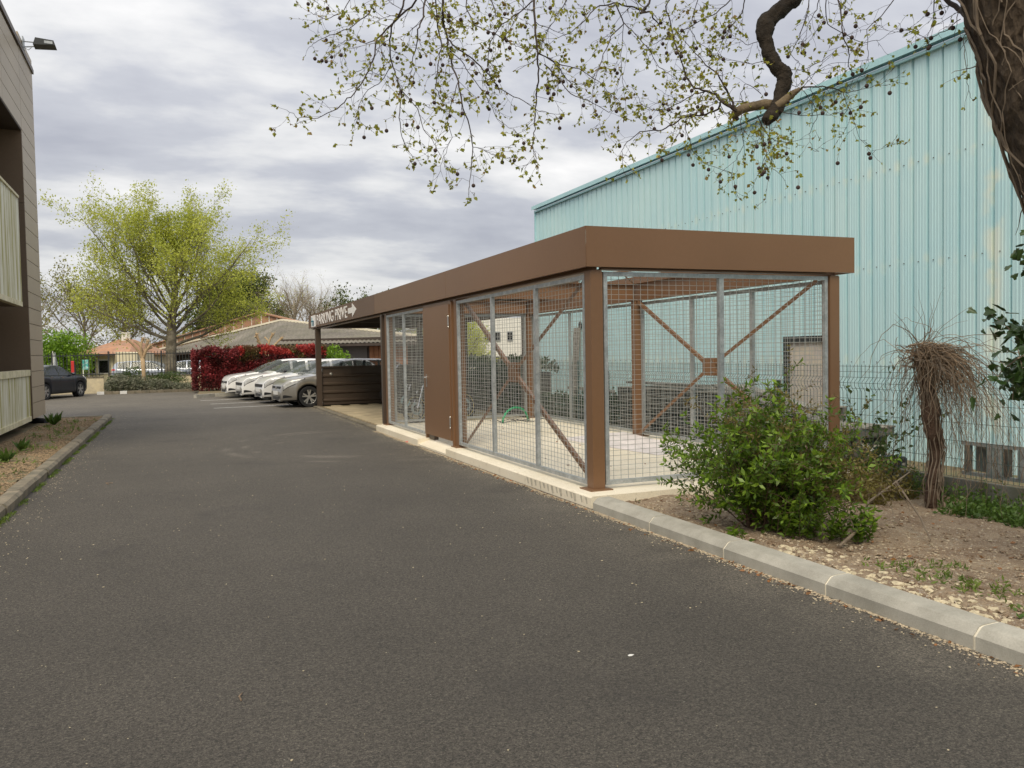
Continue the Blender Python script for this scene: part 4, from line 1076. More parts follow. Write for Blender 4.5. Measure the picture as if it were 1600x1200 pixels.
for q in range(26):
    x = .95+.22*q; b.tube([(x, 40.6+rr.uniform(-.2, .4), .0), (x+rr.uniform(-.2, .2), 40.7, .7), (x+rr.uniform(-.3, .3), 40.9, 1.5)], [.035, .025, .01], 5)
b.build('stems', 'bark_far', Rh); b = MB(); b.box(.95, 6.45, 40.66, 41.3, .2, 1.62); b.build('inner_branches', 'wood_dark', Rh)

# ivy hedge beyond the shelter
Iv = thing('ivy_hedge', 'dark ivy-covered hedge running behind the carport and the mesh store', 'hedge', (8.7, 20, -.2))
P = []; D = []
for i in range(15000):
    y = 14.6+15*rg.random(); h = (1.18 if y > 19.6 else .38)+.12*math.sin(y*1.3)+.10*math.sin(y*3.1)
    if rg.random() < .7: P.append((8.35+rg.normal()*.06+.1*math.sin(y*2.2), y, -.2+(h+.2)*rg.random())); D.append((-1, 0, 0))
    else: P.append((8.35+.9*rg.random(), y, h+rg.normal()*.06)); D.append((0, 0, 1))
leaf_mesh('foliage', P, D, .10, 'lf_ivy', Iv, seed=9, jitter=.8, aspect=.8)
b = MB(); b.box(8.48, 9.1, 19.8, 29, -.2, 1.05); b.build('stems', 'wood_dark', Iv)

# ================================================================== TREES
def grow(b, r, p, d, Ln, rad, lv, spec, tips, n=3):
    sp = spec[lv]
    pts = path(r, p, d, Ln, sp['n'], sp['wob'], sp.get('pull', (0, 0, .05)))
    m = len(pts); b.tube(pts, [rad*(1-(1-sp['tap'])*i/(m-1)) for i in range(m)], sp.get('sides', 4), cap=False)
    if lv == len(spec)-1:
        for i in range(1, m): tips.append((pts[i], (pts[i]-pts[i-1]).normalized()))
        return
    nk = sp['kids']; nx = spec[lv+1]
    for i in range(nk):
        t = sp['t0']+(1-sp['t0'])*(i+r.random())/nk; q, dd = along(pts, min(t, .999))
        ang = r.uniform(*sp['ang']); o = dd.orthogonal().normalized(); o.rotate(Matrix.Rotation(r.random()*2*PI, 3, dd))
        nd = (dd*math.cos(ang)+o*math.sin(ang)).normalized()
        grow(b, r, q, nd, Ln*r.uniform(*nx['len'])*(1.15-.45*t), max(rad*(1-(1-sp['tap'])*t)*nx['rad'], .004), lv+1, spec, tips)
def tree(name, label, cat, base, trunk_pts, trunk_r, limbs, spec, seed, bark, leaf, lsize, per, group=None, spread=.12, aspect=.6, leafprob=1.0):
    t = thing(name, label, cat, base, group); r = random.Random(seed)
    b = MB(); b.tube(trunk_pts, trunk_r, 12); b.build('trunk', bark, t, smooth=True)
    b = MB(); tips = []
    for (p, d, Ln, rad) in limbs: grow(b, r, p, d, Ln, rad, 0, spec, tips)
    b.build('branches', bark, t)
    P = []; D = []
    for (p, d) in tips:
        if r.random() > leafprob: continue
        for q in range(per): P.append(tuple(p+rvec(r, spread))); D.append(tuple(d))
    if leaf: leaf_mesh('crown', P, D, lsize, leaf, t, seed=seed, aspect=aspect, jitter=1.3)
    return t, tips
def dirv(az, el): return Vector((math.cos(az)*math.cos(el), math.sin(az)*math.cos(el), math.sin(el)))

# the large spring tree behind the railings
r = random.Random(42); B = Vector((-.45, 49.6, -.05))
trunk = [B, B+Vector((.03, 0, 1.2)), B+Vector((.10, 0, 2.4)), B+Vector((.15, 0, 3.6)), B+Vector((.45, 0, 5.6)), B+Vector((.5, .1, 7.4)), B+Vector((.3, .1, 8.8))]
tr = [.36, .30, .28, .24, .14, .06, .015]
limbs = []
for (az, el, z, Ln, rad) in ((10, 22, 2.3, 5.6, .15), (172, 24, 2.9, 6.0, .16), (150, 40, 3.2, 6.5, .15), (35, 38, 3.0, 6.0, .15), (200, 18, 2.6, 5.2, .14), (-20, 30, 2.9, 5.5, .14), (95, 45, 3.4, 5.8, .13), (268, 35, 3.2, 5.2, .13), (300, 48, 3.8, 5.6, .13), (235, 50, 3.9, 5.8, .13), (182, 58, 4.2, 6.4, .13), (5, 56, 4.4, 6.0, .13), (60, 60, 4.6, 5.0, .11), (130, 64, 4.8, 5.0, .11), (250, 68, 5.2, 4.2, .09), (340, 62, 5.2, 4.6, .10), (183, 47, 3.8, 7.4, .12), (-3, 46, 3.8, 6.9, .12), (174, 66, 5.0, 5.3, .09), (12, 66, 5.0, 5.0, .09), (178, 40, 3.6, 6.8, .13), (0, 36, 3.4, 6.0, .11), (90, 76, 6.0, 3.3, .07), (270, 80, 6.0, 3.3, .07), (175, 10, 2.7, 5.4, .10), (8, 12, 2.7, 5.2, .10)):
    q = B+Vector((.02+.05*z, 0, z)); limbs.append((q, dirv(math.radians(az), math.radians(el)), Ln*.93, rad*.62))
spec = [dict(n=9, wob=.095, tap=.16, kids=10, t0=.18, ang=(.5, .95), pull=(0, 0, .05), sides=5),
        dict(len=(.30, .50), rad=.5, n=5, wob=.13, tap=.3, kids=6, t0=.12, ang=(.4, .9), pull=(0, 0, .08), sides=4),
        dict(len=(.34, .55), rad=.5, n=4, wob=.16, tap=.4, kids=4, t0=.1, ang=(.4, .9), pull=(0, 0, .10), sides=3),
        dict(len=(.40, .65), rad=.6, n=3, wob=.18, tap=.5, pull=(0, 0, .12), sides=3)]
tree('tree', 'large broad spring tree with yellow-green leaves behind the railings', 'tree', tuple(B), trunk, tr, limbs, spec, 42, 'bark_far', 'lf_far', .11, 4, spread=.17, leafprob=.6)

def simple_tree(label, base, h, rad, seed, bark, leaf, lsize, per, lp=1.0, trunk_r=.18, nl=12, low=.3, spread=.25, name='tree', kids=(6, 5), group=None):
    r = random.Random(seed); base = Vector(base); tp = [base, base+Vector((0, 0, h*.3)), base+Vector((r.uniform(-.2, .2), 0, h*.6)), base+Vector((r.uniform(-.3, .3), 0, h*.85))]
    limbs = []
    for i in range(nl):
        f = low+(.72-low)*i/nl; az = 2.4*i+r.random(); el = .35+.75*(i/nl)
        Ln = rad*(1.15-.1*(i/nl)) if el < .9 else h*(1-f)
        limbs.append((base+Vector((0, 0, h*f)), dirv(az, el), Ln, trunk_r*.4))
    sp = [dict(n=6, wob=.1, tap=.25, kids=kids[0], t0=.2, ang=(.4, .9), pull=(0, 0, .06), sides=4), dict(len=(.35, .55), rad=.5, n=4, wob=.15, tap=.4, kids=kids[1], t0=.15, ang=(.4, .8), pull=(0, 0, .06), sides=3), dict(len=(.4, .6), rad=.5, n=3, wob=.2, tap=.4, pull=(0, 0, .08), sides=3)]
    return tree(name, label, 'tree', tuple(base), tp, [trunk_r, trunk_r*.8, trunk_r*.5, trunk_r*.2], limbs, sp, seed, bark, leaf, lsize, per, group, spread=spread, leafprob=lp)
def g(px, d, z=-.45):
    p = at(px, 560, d); return (p.x, p.y, z)
simple_tree('dark evergreen tree behind the right side of the large spring tree', g(372, 108), 11.8, 5.4, 5, 'bark_far', 'lf_dark', .33, 18, nl=18, low=.15, spread=.5)
simple_tree('smaller evergreen tree just left of the bare pale tree', g(428, 112), 7.6, 4.2, 6, 'bark_far', 'lf_olive', .2, 9, nl=13, low=.15, spread=.35)
simple_tree('olive-brown tree at the far left behind the railings', g(135, 66), 8.0, 4.6, 7, 'bark_far', 'lf_olive', .17, 4, nl=14, spread=.3)
simple_tree('thin olive tree between the house roof and the large tree', g(195, 72), 7.2, 4.0, 8, 'bark_far', 'lf_olive', .17, 4, nl=13, spread=.3)
simple_tree('leafy tree low behind the office building corner', g(60, 74), 8.5, 4.5, 9, 'bark_bare', 'lf_olive', .15, 1, nl=14, spread=.3)
simple_tree('bare pale winter tree above the corrugated roof', g(462, 88), 9.4, 5.2, 10, 'bark_bare', 'lf_far', .1, 1, .15, .22, 20, .25, name='bare_tree', kids=(12, 9))
simple_tree('second bare pale tree nearer the parking sign', g(492, 92), 8.4, 4.5, 13, 'bark_bare', 'lf_far', .1, 1, .1, .22, 18, .25, name='bare_tree', kids=(11, 8))
simple_tree('distant dark pine just above the sign end of the fascia', g(566, 104), 8.0, 1.9, 12, 'bark_far', 'lf_dark', .28, 14, nl=14, low=.5, spread=.3)
simple_tree('light green tree seen through the narrow mesh panel', g(688, 60), 4.6, 2.2, 14, 'bark_far', 'lf_far', .12, 5, nl=13, low=.15, spread=.25)
simple_tree('low tree beside the white building behind the mesh', g(728, 58), 4.2, 1.6, 15, 'bark_far', 'lf_far', .12, 6, nl=12, low=.1, spread=.25)
simple_tree('evergreen behind the roof right of the sign post', g(560, 90), 5.6, 4.5, 16, 'bark_far', 'lf_dark', .25, 12, nl=14, low=.1, spread=.4)
p = at(97, 590, 58)
shrub('bright green leafy bush over the navy car', 'bush', (p.x, p.y, .2), (2.3, 1.8, 3.3), 9000, 'lf_bright', .19, 31, name='bush')
# pollarded trees
def pollard(label, base, h, arms, seed):
    t = thing('pollarded_tree', label, 'tree', base); r = random.Random(seed); bs = Vector(base)
    b = MB(); b.tube([bs, bs+Vector((.03, 0, h*.5)), bs+Vector((0, 0, h))], [.11, .085, .10], 10); b.build('trunk', 'bark_pollard', t, smooth=True)
    b = MB()
    for (az, el, Ln) in arms:
        pts = path(r, bs+Vector((0, 0, h-.03)), dirv(math.radians(az), math.radians(el)), Ln, 5, .16, (0, 0, .07)); b.tube(pts, [.075, .06, .055, .05, .05, .07], 7)
        b.ball(pts[-1], .085, (1, 1, .9), 7, 5)
        for q in range(4): b.tube(path(r, pts[-1], dirv(r.random()*6, .6), .25, 3, .2), [.012, .01, .008, .004], 4)
        if r.random() < .7:
            k2 = path(r, pts[3], dirv(math.radians(az+50), .7), Ln*.4, 3, .15); b.tube(k2, [.04, .035, .035, .045], 6)
    b.build('branches', 'bark_pollard', t)
pollard('small pollarded tree with knobbly bare arms above the grey shrubs', (-1.62, 43.9, 0), 1.62, ((175, 42, 1.15), (150, 55, 1.0), (20, 62, .95), (340, 45, .8), (90, 60, .9)), 2)
pollard('second pollarded tree rising behind the red hedge', (4.22, 44.2, 0), 1.75, ((175, 52, 1.15), (80, 82, 1.1), (5, 50, 1.15), (200, 65, .8)), 4)

# ================================================================== FAR BUILDINGS
def V(px, py, d): return at(px, py, d)
Bd = thing('roofed_building', 'low dark timber building under a wide grey corrugated hip roof', 'building', tuple(V(429, 560, 60)))
E_ = V(429, 539, 56); D_ = V(592, 534, 53); C2 = V(700, 533, 52); A_ = V(222, 556, 84); Ap = V(441, 501, 66); Ap2 = V(600, 527, 60)
def roof_plane(name, eave0, eave1, top0, top1, n, m):
    """corrugated sheet between an eave and a ridge/hip; n corrugations"""
    b = MB(); nrm = (eave1-eave0).cross(top0-eave0).normalized()
    if nrm.z < 0: nrm = -nrm
    rows = 2*n+1
    for i in range(rows):
        t = i/(rows-1); off = nrm*(.06 if i % 2 else 0); p, q = eave0.lerp(eave1, t)+off, top0.lerp(top1, t)+off
        b.v += [tuple(p), tuple(q)]
    for i in range(rows-1): b.f.append((2*i, 2*i+2, 2*i+3, 2*i+1))
    i0 = len(b.v)
    b.v += [tuple(x-Vector((0, 0, .12))) for x in (eave0, eave1, top1, top0)]; b.f.append((i0, i0+1, i0+2, i0+3))
    for i in range(rows-1): pass
    return b.build(name, m, Bd)
roof_plane('roof_plane', A_, E_, V(222, 555, 84.2), Ap, 46, 'roof_fc')
roof_plane('roof_plane', E_, C2, Ap, V(700, 531.5, 54), 40, 'roof_fc')
def verge(a, c, w_=.28, h_=.14, m='verge', nm='ridge_capping'):
    b = MB(); b.bar(a, c, w_, h_); return b.build(nm, m, Bd)
up1 = Vector((0, 0, .06))
verge(V(205, 557, 86)+up1, Ap+up1); verge(Ap+up1, V(700, 531, 54)+up1)
dn = Vector((0, 0, -.10))
verge(A_+dn, E_+dn, .12, .18, 'wood_dark', 'gutter'); verge(E_+dn, C2+dn, .12, .18, 'wood_dark', 'gutter')
def wallq(p, q, z0, z1, m, nm, th=.15, par=None):
    b = MB(); p = Vector((p.x, p.y, (z0+z1)/2)); q = Vector((q.x, q.y, (z0+z1)/2)); b.bar(p, q, th, z1-z0); return b.build(nm, m, par or Bd)
back = Vector((.35, .93, 0))
e1, d1, a1 = E_+back*1.0+Vector((.2, 0, 0)), C2+back*1.0, A_+back*1.2
wallq(e1, d1, -.4, 2.75, 'wood_dark', 'wall'); wallq(a1, e1, -.4, 2.45, 'wood_dark', 'wall')
def sub(p, q, t): return p.lerp(q, t)
fr_ = Vector((-.03, -.12, 0))
t0, t1 = .30, .53
wallq(sub(e1, d1, t0)+fr_, sub(e1, d1, t1)+fr_, -.3, 2.15, mat('garage_grey', (.13, .115, .11), .7, 0, .1, 1), 'garage_door', .06)
for q in range(8):
    t = .545+.028*q; wallq(sub(e1, d1, t)+fr_, sub(e1, d1, t+.025)+fr_, -.3, 2.15, 'wood_red', 'plank', .06)
for q in range(9):
    t = .05+.10*q; w_ = wallq(sub(a1, e1, t)-back*.10, sub(a1, e1, t+.07)-back*.10, .6, 1.7, 'fence_dark', 'window_frame', .05); wallq(sub(a1, e1, t+.008)-back*.14, sub(a1, e1, t+.062)-back*.14, .7, 1.6, 'dark_glass', 'pane', .02, w_)
# striped clerestory hall behind
Cl = thing('striped_building', 'taller building behind with rust-orange panels between white uprights', 'building', tuple(V(340, 540, 78)))
n = 17; L0, L1, L2 = V(222, 544, 96), V(407, 489, 80), V(470, 504, 78)
def clw(p, q, nseg):
    for i in range(nseg):
        a_ = p.lerp(q, i/nseg); c_2 = p.lerp(q, (i+1)/nseg)
        b = MB(); z0 = 0
        b.prism([(a_.x, a_.y, z0), (c_2.x, c_2.y, z0), (c_2.x, c_2.y, c_2.z-.05), (a_.x, a_.y, a_.z-.05)], (.05, .14, 0)); b.build('orange_panel', 'tile_orange', Cl)
        b = MB(); b.prism([(a_.x, a_.y-.1, z0), (a_.x+(c_2.x-a_.x)*.30, a_.y-.1, z0), (a_.x+(c_2.x-a_.x)*.30, a_.y-.1, a_.z), (a_.x, a_.y-.1, a_.z)], (.02, .3, 0)); b.build('upright', 'house_white', Cl)
clw(L0, L1, 15); clw(L1, L2, 5)
b = MB(); b.bar(L0+Vector((0, 0, .05)), L1+Vector((0, 0, .05)), .5, .12); b.bar(L1+Vector((0, 0, .05)), L2+Vector((0, 0, .05)), .5, .12); b.build('roof_edge', 'tile_orange', Cl)
# cream house with orange roof
def house(label, px0, px1, d, zt, zr, m, nm, roofm, over=.5, wins=()):
    p0, p1 = V(px0, 580, d), V(px1, 580, d); ux = (p1-p0); ux.z = 0; Ln = ux.length; ux.normalize(); uy = Vector((-ux.y, ux.x, 0))
    t = thing(nm, label, 'building', (p0.x, p0.y, -.45)); dp = 7
    b = MB(); b.prism([(p0.x, p0.y, -.45), (p1.x, p1.y, -.45), (p1.x, p1.y, zt), (p0.x, p0.y, zt)], uy*dp); b.build('wall', m, t)
    a0 = p0-ux*over-uy*over; a0.z = zt-.02; a1_ = p1+ux*over-uy*over; a1_.z = zt-.02; r0 = p0+ux*(Ln*.3)+uy*dp*.5; r0.z = zr; r1 = p1-ux*(Ln*.3)+uy*dp*.5; r1.z = zr; b0 = a0+uy*(dp+2*over); b1 = a1_+uy*(dp+2*over)
    b = MB(); i = 0; b.v += [tuple(x) for x in (a0, a1_, b1, b0, r0, r1)]; b.f += [(0, 1, 5, 4), (1, 2, 5), (2, 3, 4, 5), (3, 0, 4), (0, 3, 2, 1)]; rf = b.build('roof', roofm, t)
    b = MB(); b.bar(a0, a1_, .12, .14); b.build('gutter', 'wood_dark', rf)
    if zr > 2.6 and roofm == 'tile_orange':
        c_3 = r0+ux*.6; b = MB(); b.box(c_3.x-.3, c_3.x+.3, c_3.y-.3, c_3.y+.3, zr-.5, zr+.55); b.build('chimney', 'house_white', rf)
    for (f0, f1, z0, z1) in wins:
        q0 = p0.lerp(p1, f0)-uy*.03; q1 = p0.lerp(p1, f1)-uy*.03
        wf = wallq(q0, q1, z0, z1, 'white_paint', 'window', .08, t)
        nn = max(1, round((q1-q0).length/.9))
        for q in range(nn): wallq(q0.lerp(q1, (q+.08)/nn)-uy*.05, q0.lerp(q1, (q+.92)/nn)-uy*.05, z0+.08, z1-.08, 'dark_glass', 'pane', .02, wf)
    return t
house('cream bungalow with an orange tiled roof behind the railings', 131, 196, 60, 1.95, 3.1, 'house_cream', 'bungalow', 'tile_orange', wins=((.08, .30, .55, 1.6), (.35, .62, .55, 1.6)))
house('second low orange-roofed house between bungalow and pollarded tree', 186, 208, 72, 1.95, 2.9, 'house_cream', 'bungalow', 'tile_orange', over=.3)
# pale small lean-to between
b = MB(); q0, q1 = V(181, 570, 56), V(214, 570, 56); b.prism([(q0.x, q0.y, -.45), (q1.x, q1.y, -.45), (q1.x, q1.y, 2.0), (q0.x, q0.y, 2.1)], (1.0, 3.0, 0)); tag(b.build('annex', 'house_cream'), 'small cream annex wall right of the bungalow', 'building')
# poster
q0, q1 = V(129, 570, 50), V(139, 570, 50)
b = MB(); b.bar((q0.x, q0.y, 1.30), (q1.x, q1.y, 1.30), .03, .60); pt = tag(b.build('poster', 'poster'), 'teal and white poster board by the bungalow behind the railings', 'poster')
b = MB(); b.box(q0.x-.0, q0.x+.05, q0.y-.03, q0.y+.03, -.4, 1.0); b.box(q1.x-.05, q1.x, q1.y-.03, q1.y+.03, -.4, 1.0); b.build('leg', 'white_paint', pt)
# closed parasols
for (px, m, lab, h) in ((83.5, 'white_paint', 'closed white parasol behind the navy car', 2.05), (87, 'galv', 'closed grey parasol just right of the white one', 1.98)):
    q = V(px, 580, 49); t = thing('parasol', lab, 'parasol', (q.x, q.y, 0)); b = MB(); b.tube([(q.x, q.y, 0), (q.x, q.y, h+.1)], .025, 6); b.build('pole', m, t)
    b = MB(); b.tube([(q.x, q.y, .75), (q.x, q.y, 1.1), (q.x, q.y, h)], [.13, .15, .04], 8); b.build('canopy', m, t)
# red post with dark cap
q = V(114, 585, 43.2); t = thing('red_post', 'red upright marker post standing by the wall behind the navy car', 'post', (q.x, q.y, 0))
b = MB(); b.bevbox(q.x-.09, q.x+.09, q.y-.06, q.y+.06, .95, 1.55, .03); b.build('red_panel', 'red', t); b = MB(); b.box(q.x-.05, q.x+.05, q.y-.03, q.y+.03, .0, .95); b.build('stem', 'white_paint', t)
b = MB(); b.box(q.x+.1, q.x+.16, q.y-.05, q.y+.05, .75, 1.35); b.build('side_bar', 'black', t)
# white apartment house seen through the mesh
t = thing('white_apartment_house', 'white flat-roofed apartment house seen through the mesh store', 'building', tuple(V(780, 565, 66)))
q0, q1 = V(742, 560, 66), V(822, 560, 66); zt_ = 4.35
b = MB(); b.prism([(q0.x, q0.y, 1.25), (q1.x, q1.y, 1.25), (q1.x, q1.y, zt_), (q0.x, q0.y, zt_-.1)], (3, 8, 0)); b.build('upper_wall', 'house_white', t)
b = MB(); b.prism([(q0.x-1.2, q0.y+1, -.4), (q1.x, q1.y+1, -.4), (q1.x, q1.y+1, 1.2), (q0.x-1.2, q0.y+1, 1.2)], (3, 7, 0)); b.build('lower_wall', 'house_white', t)
for f in (.20, .40, .64):
    a_ = q0.lerp(q1, f); c_2 = q0.lerp(q1, f+.11); o_ = Vector((-.03, -.06, 0))
    wf = wallq(a_+o_, c_2+o_, 2.5, 3.25, 'galv', 'window', .06, t); wallq(a_.lerp(c_2, .1)+o_*2, a_.lerp(c_2, .9)+o_*2, 2.58, 3.17, 'dark_glass', 'pane', .02, wf)
b = MB()
for q in range(12): x = q0.lerp(q1, .3+.04*q); b.box(x.x-.04, x.x+.04, x.y+.8, x.y+.85, .7, 1.2)
b.build('railing', 'fence_dark', t)
t = thing('white_block', 'white building block seen through the narrow mesh panel', 'building', tuple(V(655, 565, 72)))
q0, q1 = V(632, 560, 72), V(690, 560, 72)
b = MB(); b.prism([(q0.x, q0.y, -.4), (q1.x, q1.y, -.4), (q1.x, q1.y, 4.6), (q0.x, q0.y, 4.5)], (3, 8, 0)); b.build('wall', 'house_white', t)
b = MB(); b.bar((q0.x-.1, q0.y-.1, 3.7), (q1.x, q1.y-.1, 3.8), .3, .12); b.build('canopy_edge', 'galv', t)
# distant tree line closing the horizon
P = []; rg = np.random.default_rng(77)
b = MB()
for i in range(60000):
    a = -1.1+2.4*rg.random(); d = 150+30*rg.random(); h = 5.0+2.2*math.sin(a*23)+1.3*math.sin(a*61+1)+.6*math.sin(a*140)
    P.append((d*math.sin(a), d*math.cos(a), -.4+h*rg.random()**.8))
tl = leaf_mesh('distant_wood', P, None, .6, 'lf_olive', seed=4, aspect=.8, kind='stuff'); tag(tl, 'distant wood closing the horizon behind the car park', 'wood', kind='stuff')
# ================================================================== PLANE TREE OVER THE ROAD
T = thing('plane_tree', 'large plane tree on the right with a vine-covered trunk and drooping twigs with seed balls', 'tree', (6.05, 3.15, 0))
r = random.Random(101)
ax = [Vector((6.20, 3.10, -.3)), Vector((6.08, 3.13, .3)), Vector((5.72, 3.28, 1.3)), Vector((5.38, 3.40, 2.2)), Vector((5.08, 3.52, 3.0)), Vector((4.91, 3.62, 3.7)), Vector((4.82, 3.72, 4.6)), Vector((4.62, 3.9, 5.8)), Vector((4.6, 4.1, 7.5))]
ar = [.46, .40, .35, .325, .315, .33, .36, .30, .2]
# rough trunk: rings displaced by noise
def rough(b, pts, rs, n, amp, fr, sub_=6):
    P2 = []; R2 = []
    for i in range(len(pts)-1):
        for q in range(sub_): t = q/sub_; P2.append(pts[i].lerp(pts[i+1], t)); R2.append(rs[i]+(rs[i+1]-rs[i])*t)
    P2.append(pts[-1]); R2.append(rs[-1]); i0 = len(b.v); b.tube(P2, R2, n)
    for j, c in enumerate(P2):
        for q in range(n):
            k_ = i0+j*n+q; v = Vector(b.v[k_]); d = v-c; s = 1+amp*(mnoise.noise(v*fr)+.5*mnoise.noise(v*fr*2.7)+.55*abs(mnoise.noise(Vector((v.x*fr*6, v.y*fr*6, v.z*fr*2.2))))+.3*mnoise.noise(v*fr*11)); b.v[k_] = tuple(c+d*s)
b = MB(); rough(b, ax, ar, 170, .095, 2.4, 46); b.build('trunk', 'bark_plane', T, smooth=True)
# vines clinging to the trunk
b = MB()
def trunk_pt(h, a, off):
    t = h*(len(ax)-1); i = min(int(t), len(ax)-2); c = ax[i].lerp(ax[i+1], t-i); rr_ = ar[i]+(ar[i+1]-ar[i])*(t-i); d = (ax[i+1]-ax[i]).normalized(); u = d.cross(Vector((0, 1, 0))).normalized(); w_ = d.cross(u)
    return c+(u*math.cos(a)+w_*math.sin(a))*(rr_*1.01+off)
for i in range(84):
    h = r.uniform(.1, .75); a = r.random()*2*PI; pts = []; da = 0; off = .01
    for q in range(int(r.uniform(14, 40))):
        pts.append(trunk_pt(min(h, .99), a, off)); h += r.uniform(.004, .014); da = da*.75+r.gauss(0, .055); a += da; off = max(.0, min(.022, off+r.gauss(0, .004)))
    rr0 = r.choice([.004, .006, .008, .011]); b.tube(pts, [rr0*(1-.5*q/len(pts)) for q in range(len(pts))], 5)
for i in range(60):
    h = r.uniform(.25, .8); a = r.random()*2*PI; p = trunk_pt(h, a, 0); d = (p-trunk_pt(h, a, -.1)).normalized(); b.tube(path(r, p, d+Vector((0, 0, -.3)), r.uniform(.1, .35), 6, .35, (0, 0, -.1)), [.004, .0035, .003, .003, .002, .002, .001], 4)
b.build('climbing_vines', 'vine', T)

LFp = []; LFd = []; LRp = []; LRd = []; balls = []
tw = MB()
def leafspot(p, d, rust=.12, k_=None):
    for q in range(k_ or r.choice((1, 2, 3, 4))):
        v = (d*.3+rvec(r, .55)+Vector((0, 0, -.35))).normalized()
        (LRp if r.random() < rust else LFp).append(tuple(p)); (LRd if len(LRp) > len(LRd) else LFd).append(tuple(v))
def ball(p):
    q = p+Vector((r.gauss(0, .012), r.gauss(0, .012), -r.uniform(.03, .09))); balls.append((p, q))
def twig(p, d, Ln, rad, lv, leaf=1.0, bl=.03):
    n = max(3, int(Ln/.035)); pts = path(r, p, d, Ln, n, .17, (0, 0, .02 if lv else -.015)); m = len(pts)
    tw.tube(pts, [max(.0011, rad*(1-.6*i/m)) for i in range(m)], 3, cap=False)
    for i in range(1, m):
        if r.random() < .36*leaf*(1 if i > 1 else .3): leafspot(pts[i], (pts[i]-pts[i-1]).normalized())
        elif r.random() < .35: tw.tube([pts[i], pts[i]+rvec(r, .008)+(pts[i]-pts[i-1]).normalized()*.014], [.0026, .001], 3)
        if lv < 2 and r.random() < (.30 if lv == 0 else .16) and Ln > .12:
            dd = (pts[i]-pts[i-1]).normalized(); o = dd.orthogonal(); o.rotate(Matrix.Rotation(r.random()*2*PI, 3, dd)); ang = r.uniform(.5, 1.1)
            twig(pts[i], dd*math.cos(ang)+o*math.sin(ang), Ln*r.uniform(.3, .6), rad*.65, lv+1, leaf, bl)
    if leaf: leafspot(pts[-1], (pts[-1]-pts[-2]).normalized(), k_=2)
    if r.random() < bl*4: ball(pts[r.randrange(1, m)])
def branch(px, d0, d1, r0, r1, dens=1.0, leaf=1.0, tl=.28, mb=None, sides=5, bl=.03):
    """surveyed branch: photo points swept from depth d0 to d1 with a gentle wander in depth"""
    n = len(px); wv = r.uniform(0, 6); P = [at(x, y, d0+(d1-d0)*i/(n-1)+.12*math.sin(i*1.1+wv)) for i, (x, y) in enumerate(px)]
    Q = []
    for i in range(n-1):
        for q in range(4): Q.append(P[i].lerp(P[i+1], q/4)+rvec(r, .0035))
    Q.append(P[-1]); m = len(Q); R_ = [r0+(r1-r0)*i/(m-1) for i in range(m)]
    (mb or tw).tube(Q, R_, sides)
    Lt = 0
    for i in range(1, m):
        seg = (Q[i]-Q[i-1]); Lt += seg.length
        if Lt > .042/dens:
            Lt = 0; dd = seg.normalized(); o = dd.orthogonal(); o.rotate(Matrix.Rotation(r.random()*2*PI, 3, dd)); ang = r.uniform(.5, 1.2)
            twig(Q[i], dd*math.cos(ang)+o*math.sin(ang)+Vector((0, 0, -.15)), tl*r.uniform(.3, 1.15)*(1.1-.4*i/m), max(.0014, R_[i]*.4 if R_[i] < .01 else .003), 0, leaf, bl)
    twig(Q[-1], (Q[-1]-Q[-2]).normalized(), .12, r1, 1, leaf, bl)
    return Q
# left curtain of twigs
branch([(690,-40),(692,15),(693,37),(700,63),(700,83),(716,126),(722,161),(733,195),(739,230),(736,273),(732,296)], 6.6, 6.2, .011, .0022, .8)
branch([(700,63),(716,78),(739,92),(762,115),(779,138),(811,155),(842,172),(865,178)], 6.55, 6.9, .007, .002, .8)
branch([(655,-30),(652,0),(618,32),(590,60),(584,92),(569,124),(549,150),(526,170),(497,185),(466,184),(448,172)], 6.7, 6.3, .009, .0016, .85, .8)
branch([(590,60),(572,68),(552,60),(535,66),(515,80)], 6.6, 6.7, .004, .0015)
branch([(600,-30),(578,20),(545,45),(515,55),(492,66),(482,75)], 6.9, 6.6, .005, .0015)
branch([(560,-20),(535,18),(510,30),(490,22),(482,18)], 6.9, 7.0, .004, .0015)
branch([(667,-30),(661,26),(653,46),(651,69),(644,95),(641,121)], 6.4, 6.3, .008, .002)
branch([(640,-20),(630,9),(612,43),(608,69),(612,100),(621,124),(627,149),(624,184),(627,213),(638,236),(647,246)], 6.2, 6.4, .008, .0016, .85)
branch([(679,-20),(684,43),(690,72),(684,100),(681,138),(690,158),(699,170)], 6.5, 6.8, .006, .0018)
branch([(627,141),(653,170),(661,201),(679,224),(690,246)], 6.4, 6.1, .004, .0016)
branch([(703,80),(722,95),(735,118),(760,150),(775,185),(790,195),(812,212)], 6.5, 6.8, .004, .0014, .7)
branch([(716,126),(705,160),(700,190),(706,215),(694,245),(684,275)], 6.3, 6.2, .0035, .0014)
branch([(739,230),(760,236),(775,244),(790,245)], 6.2, 6.3, .0025, .0014)
branch([(612,100),(596,128),(575,140),(560,165),(562,190),(577,200)], 6.4, 6.6, .0035, .0014)
branch([(834,-20),(837,52),(840,83),(841,115),(837,161),(835,201),(832,230),(838,250)], 6.4, 6.3, .010, .0018, .8)
branch([(840,83),(865,97),(883,118),(900,140),(905,150)], 6.4, 6.7, .005, .002)
branch([(840,83),(875,100),(905,108),(935,128),(965,155)], 6.4, 6.9, .005, .0018, .9)
branch([(850,100),(875,125),(892,148),(920,157),(950,175),(966,172)], 6.45, 6.6, .005, .0018, .9)
branch([(845,-10),(811,20),(785,37),(765,66),(762,100),(768,130)], 6.7, 6.5, .006, .002)
branch([(730,-20),(728,12),(742,38),(770,52),(800,68),(812,74),(835,86)], 6.5, 6.5, .005, .002)
branch([(900,-25),(880,10),(860,40),(845,70)], 6.9, 6.4, .004, .002)
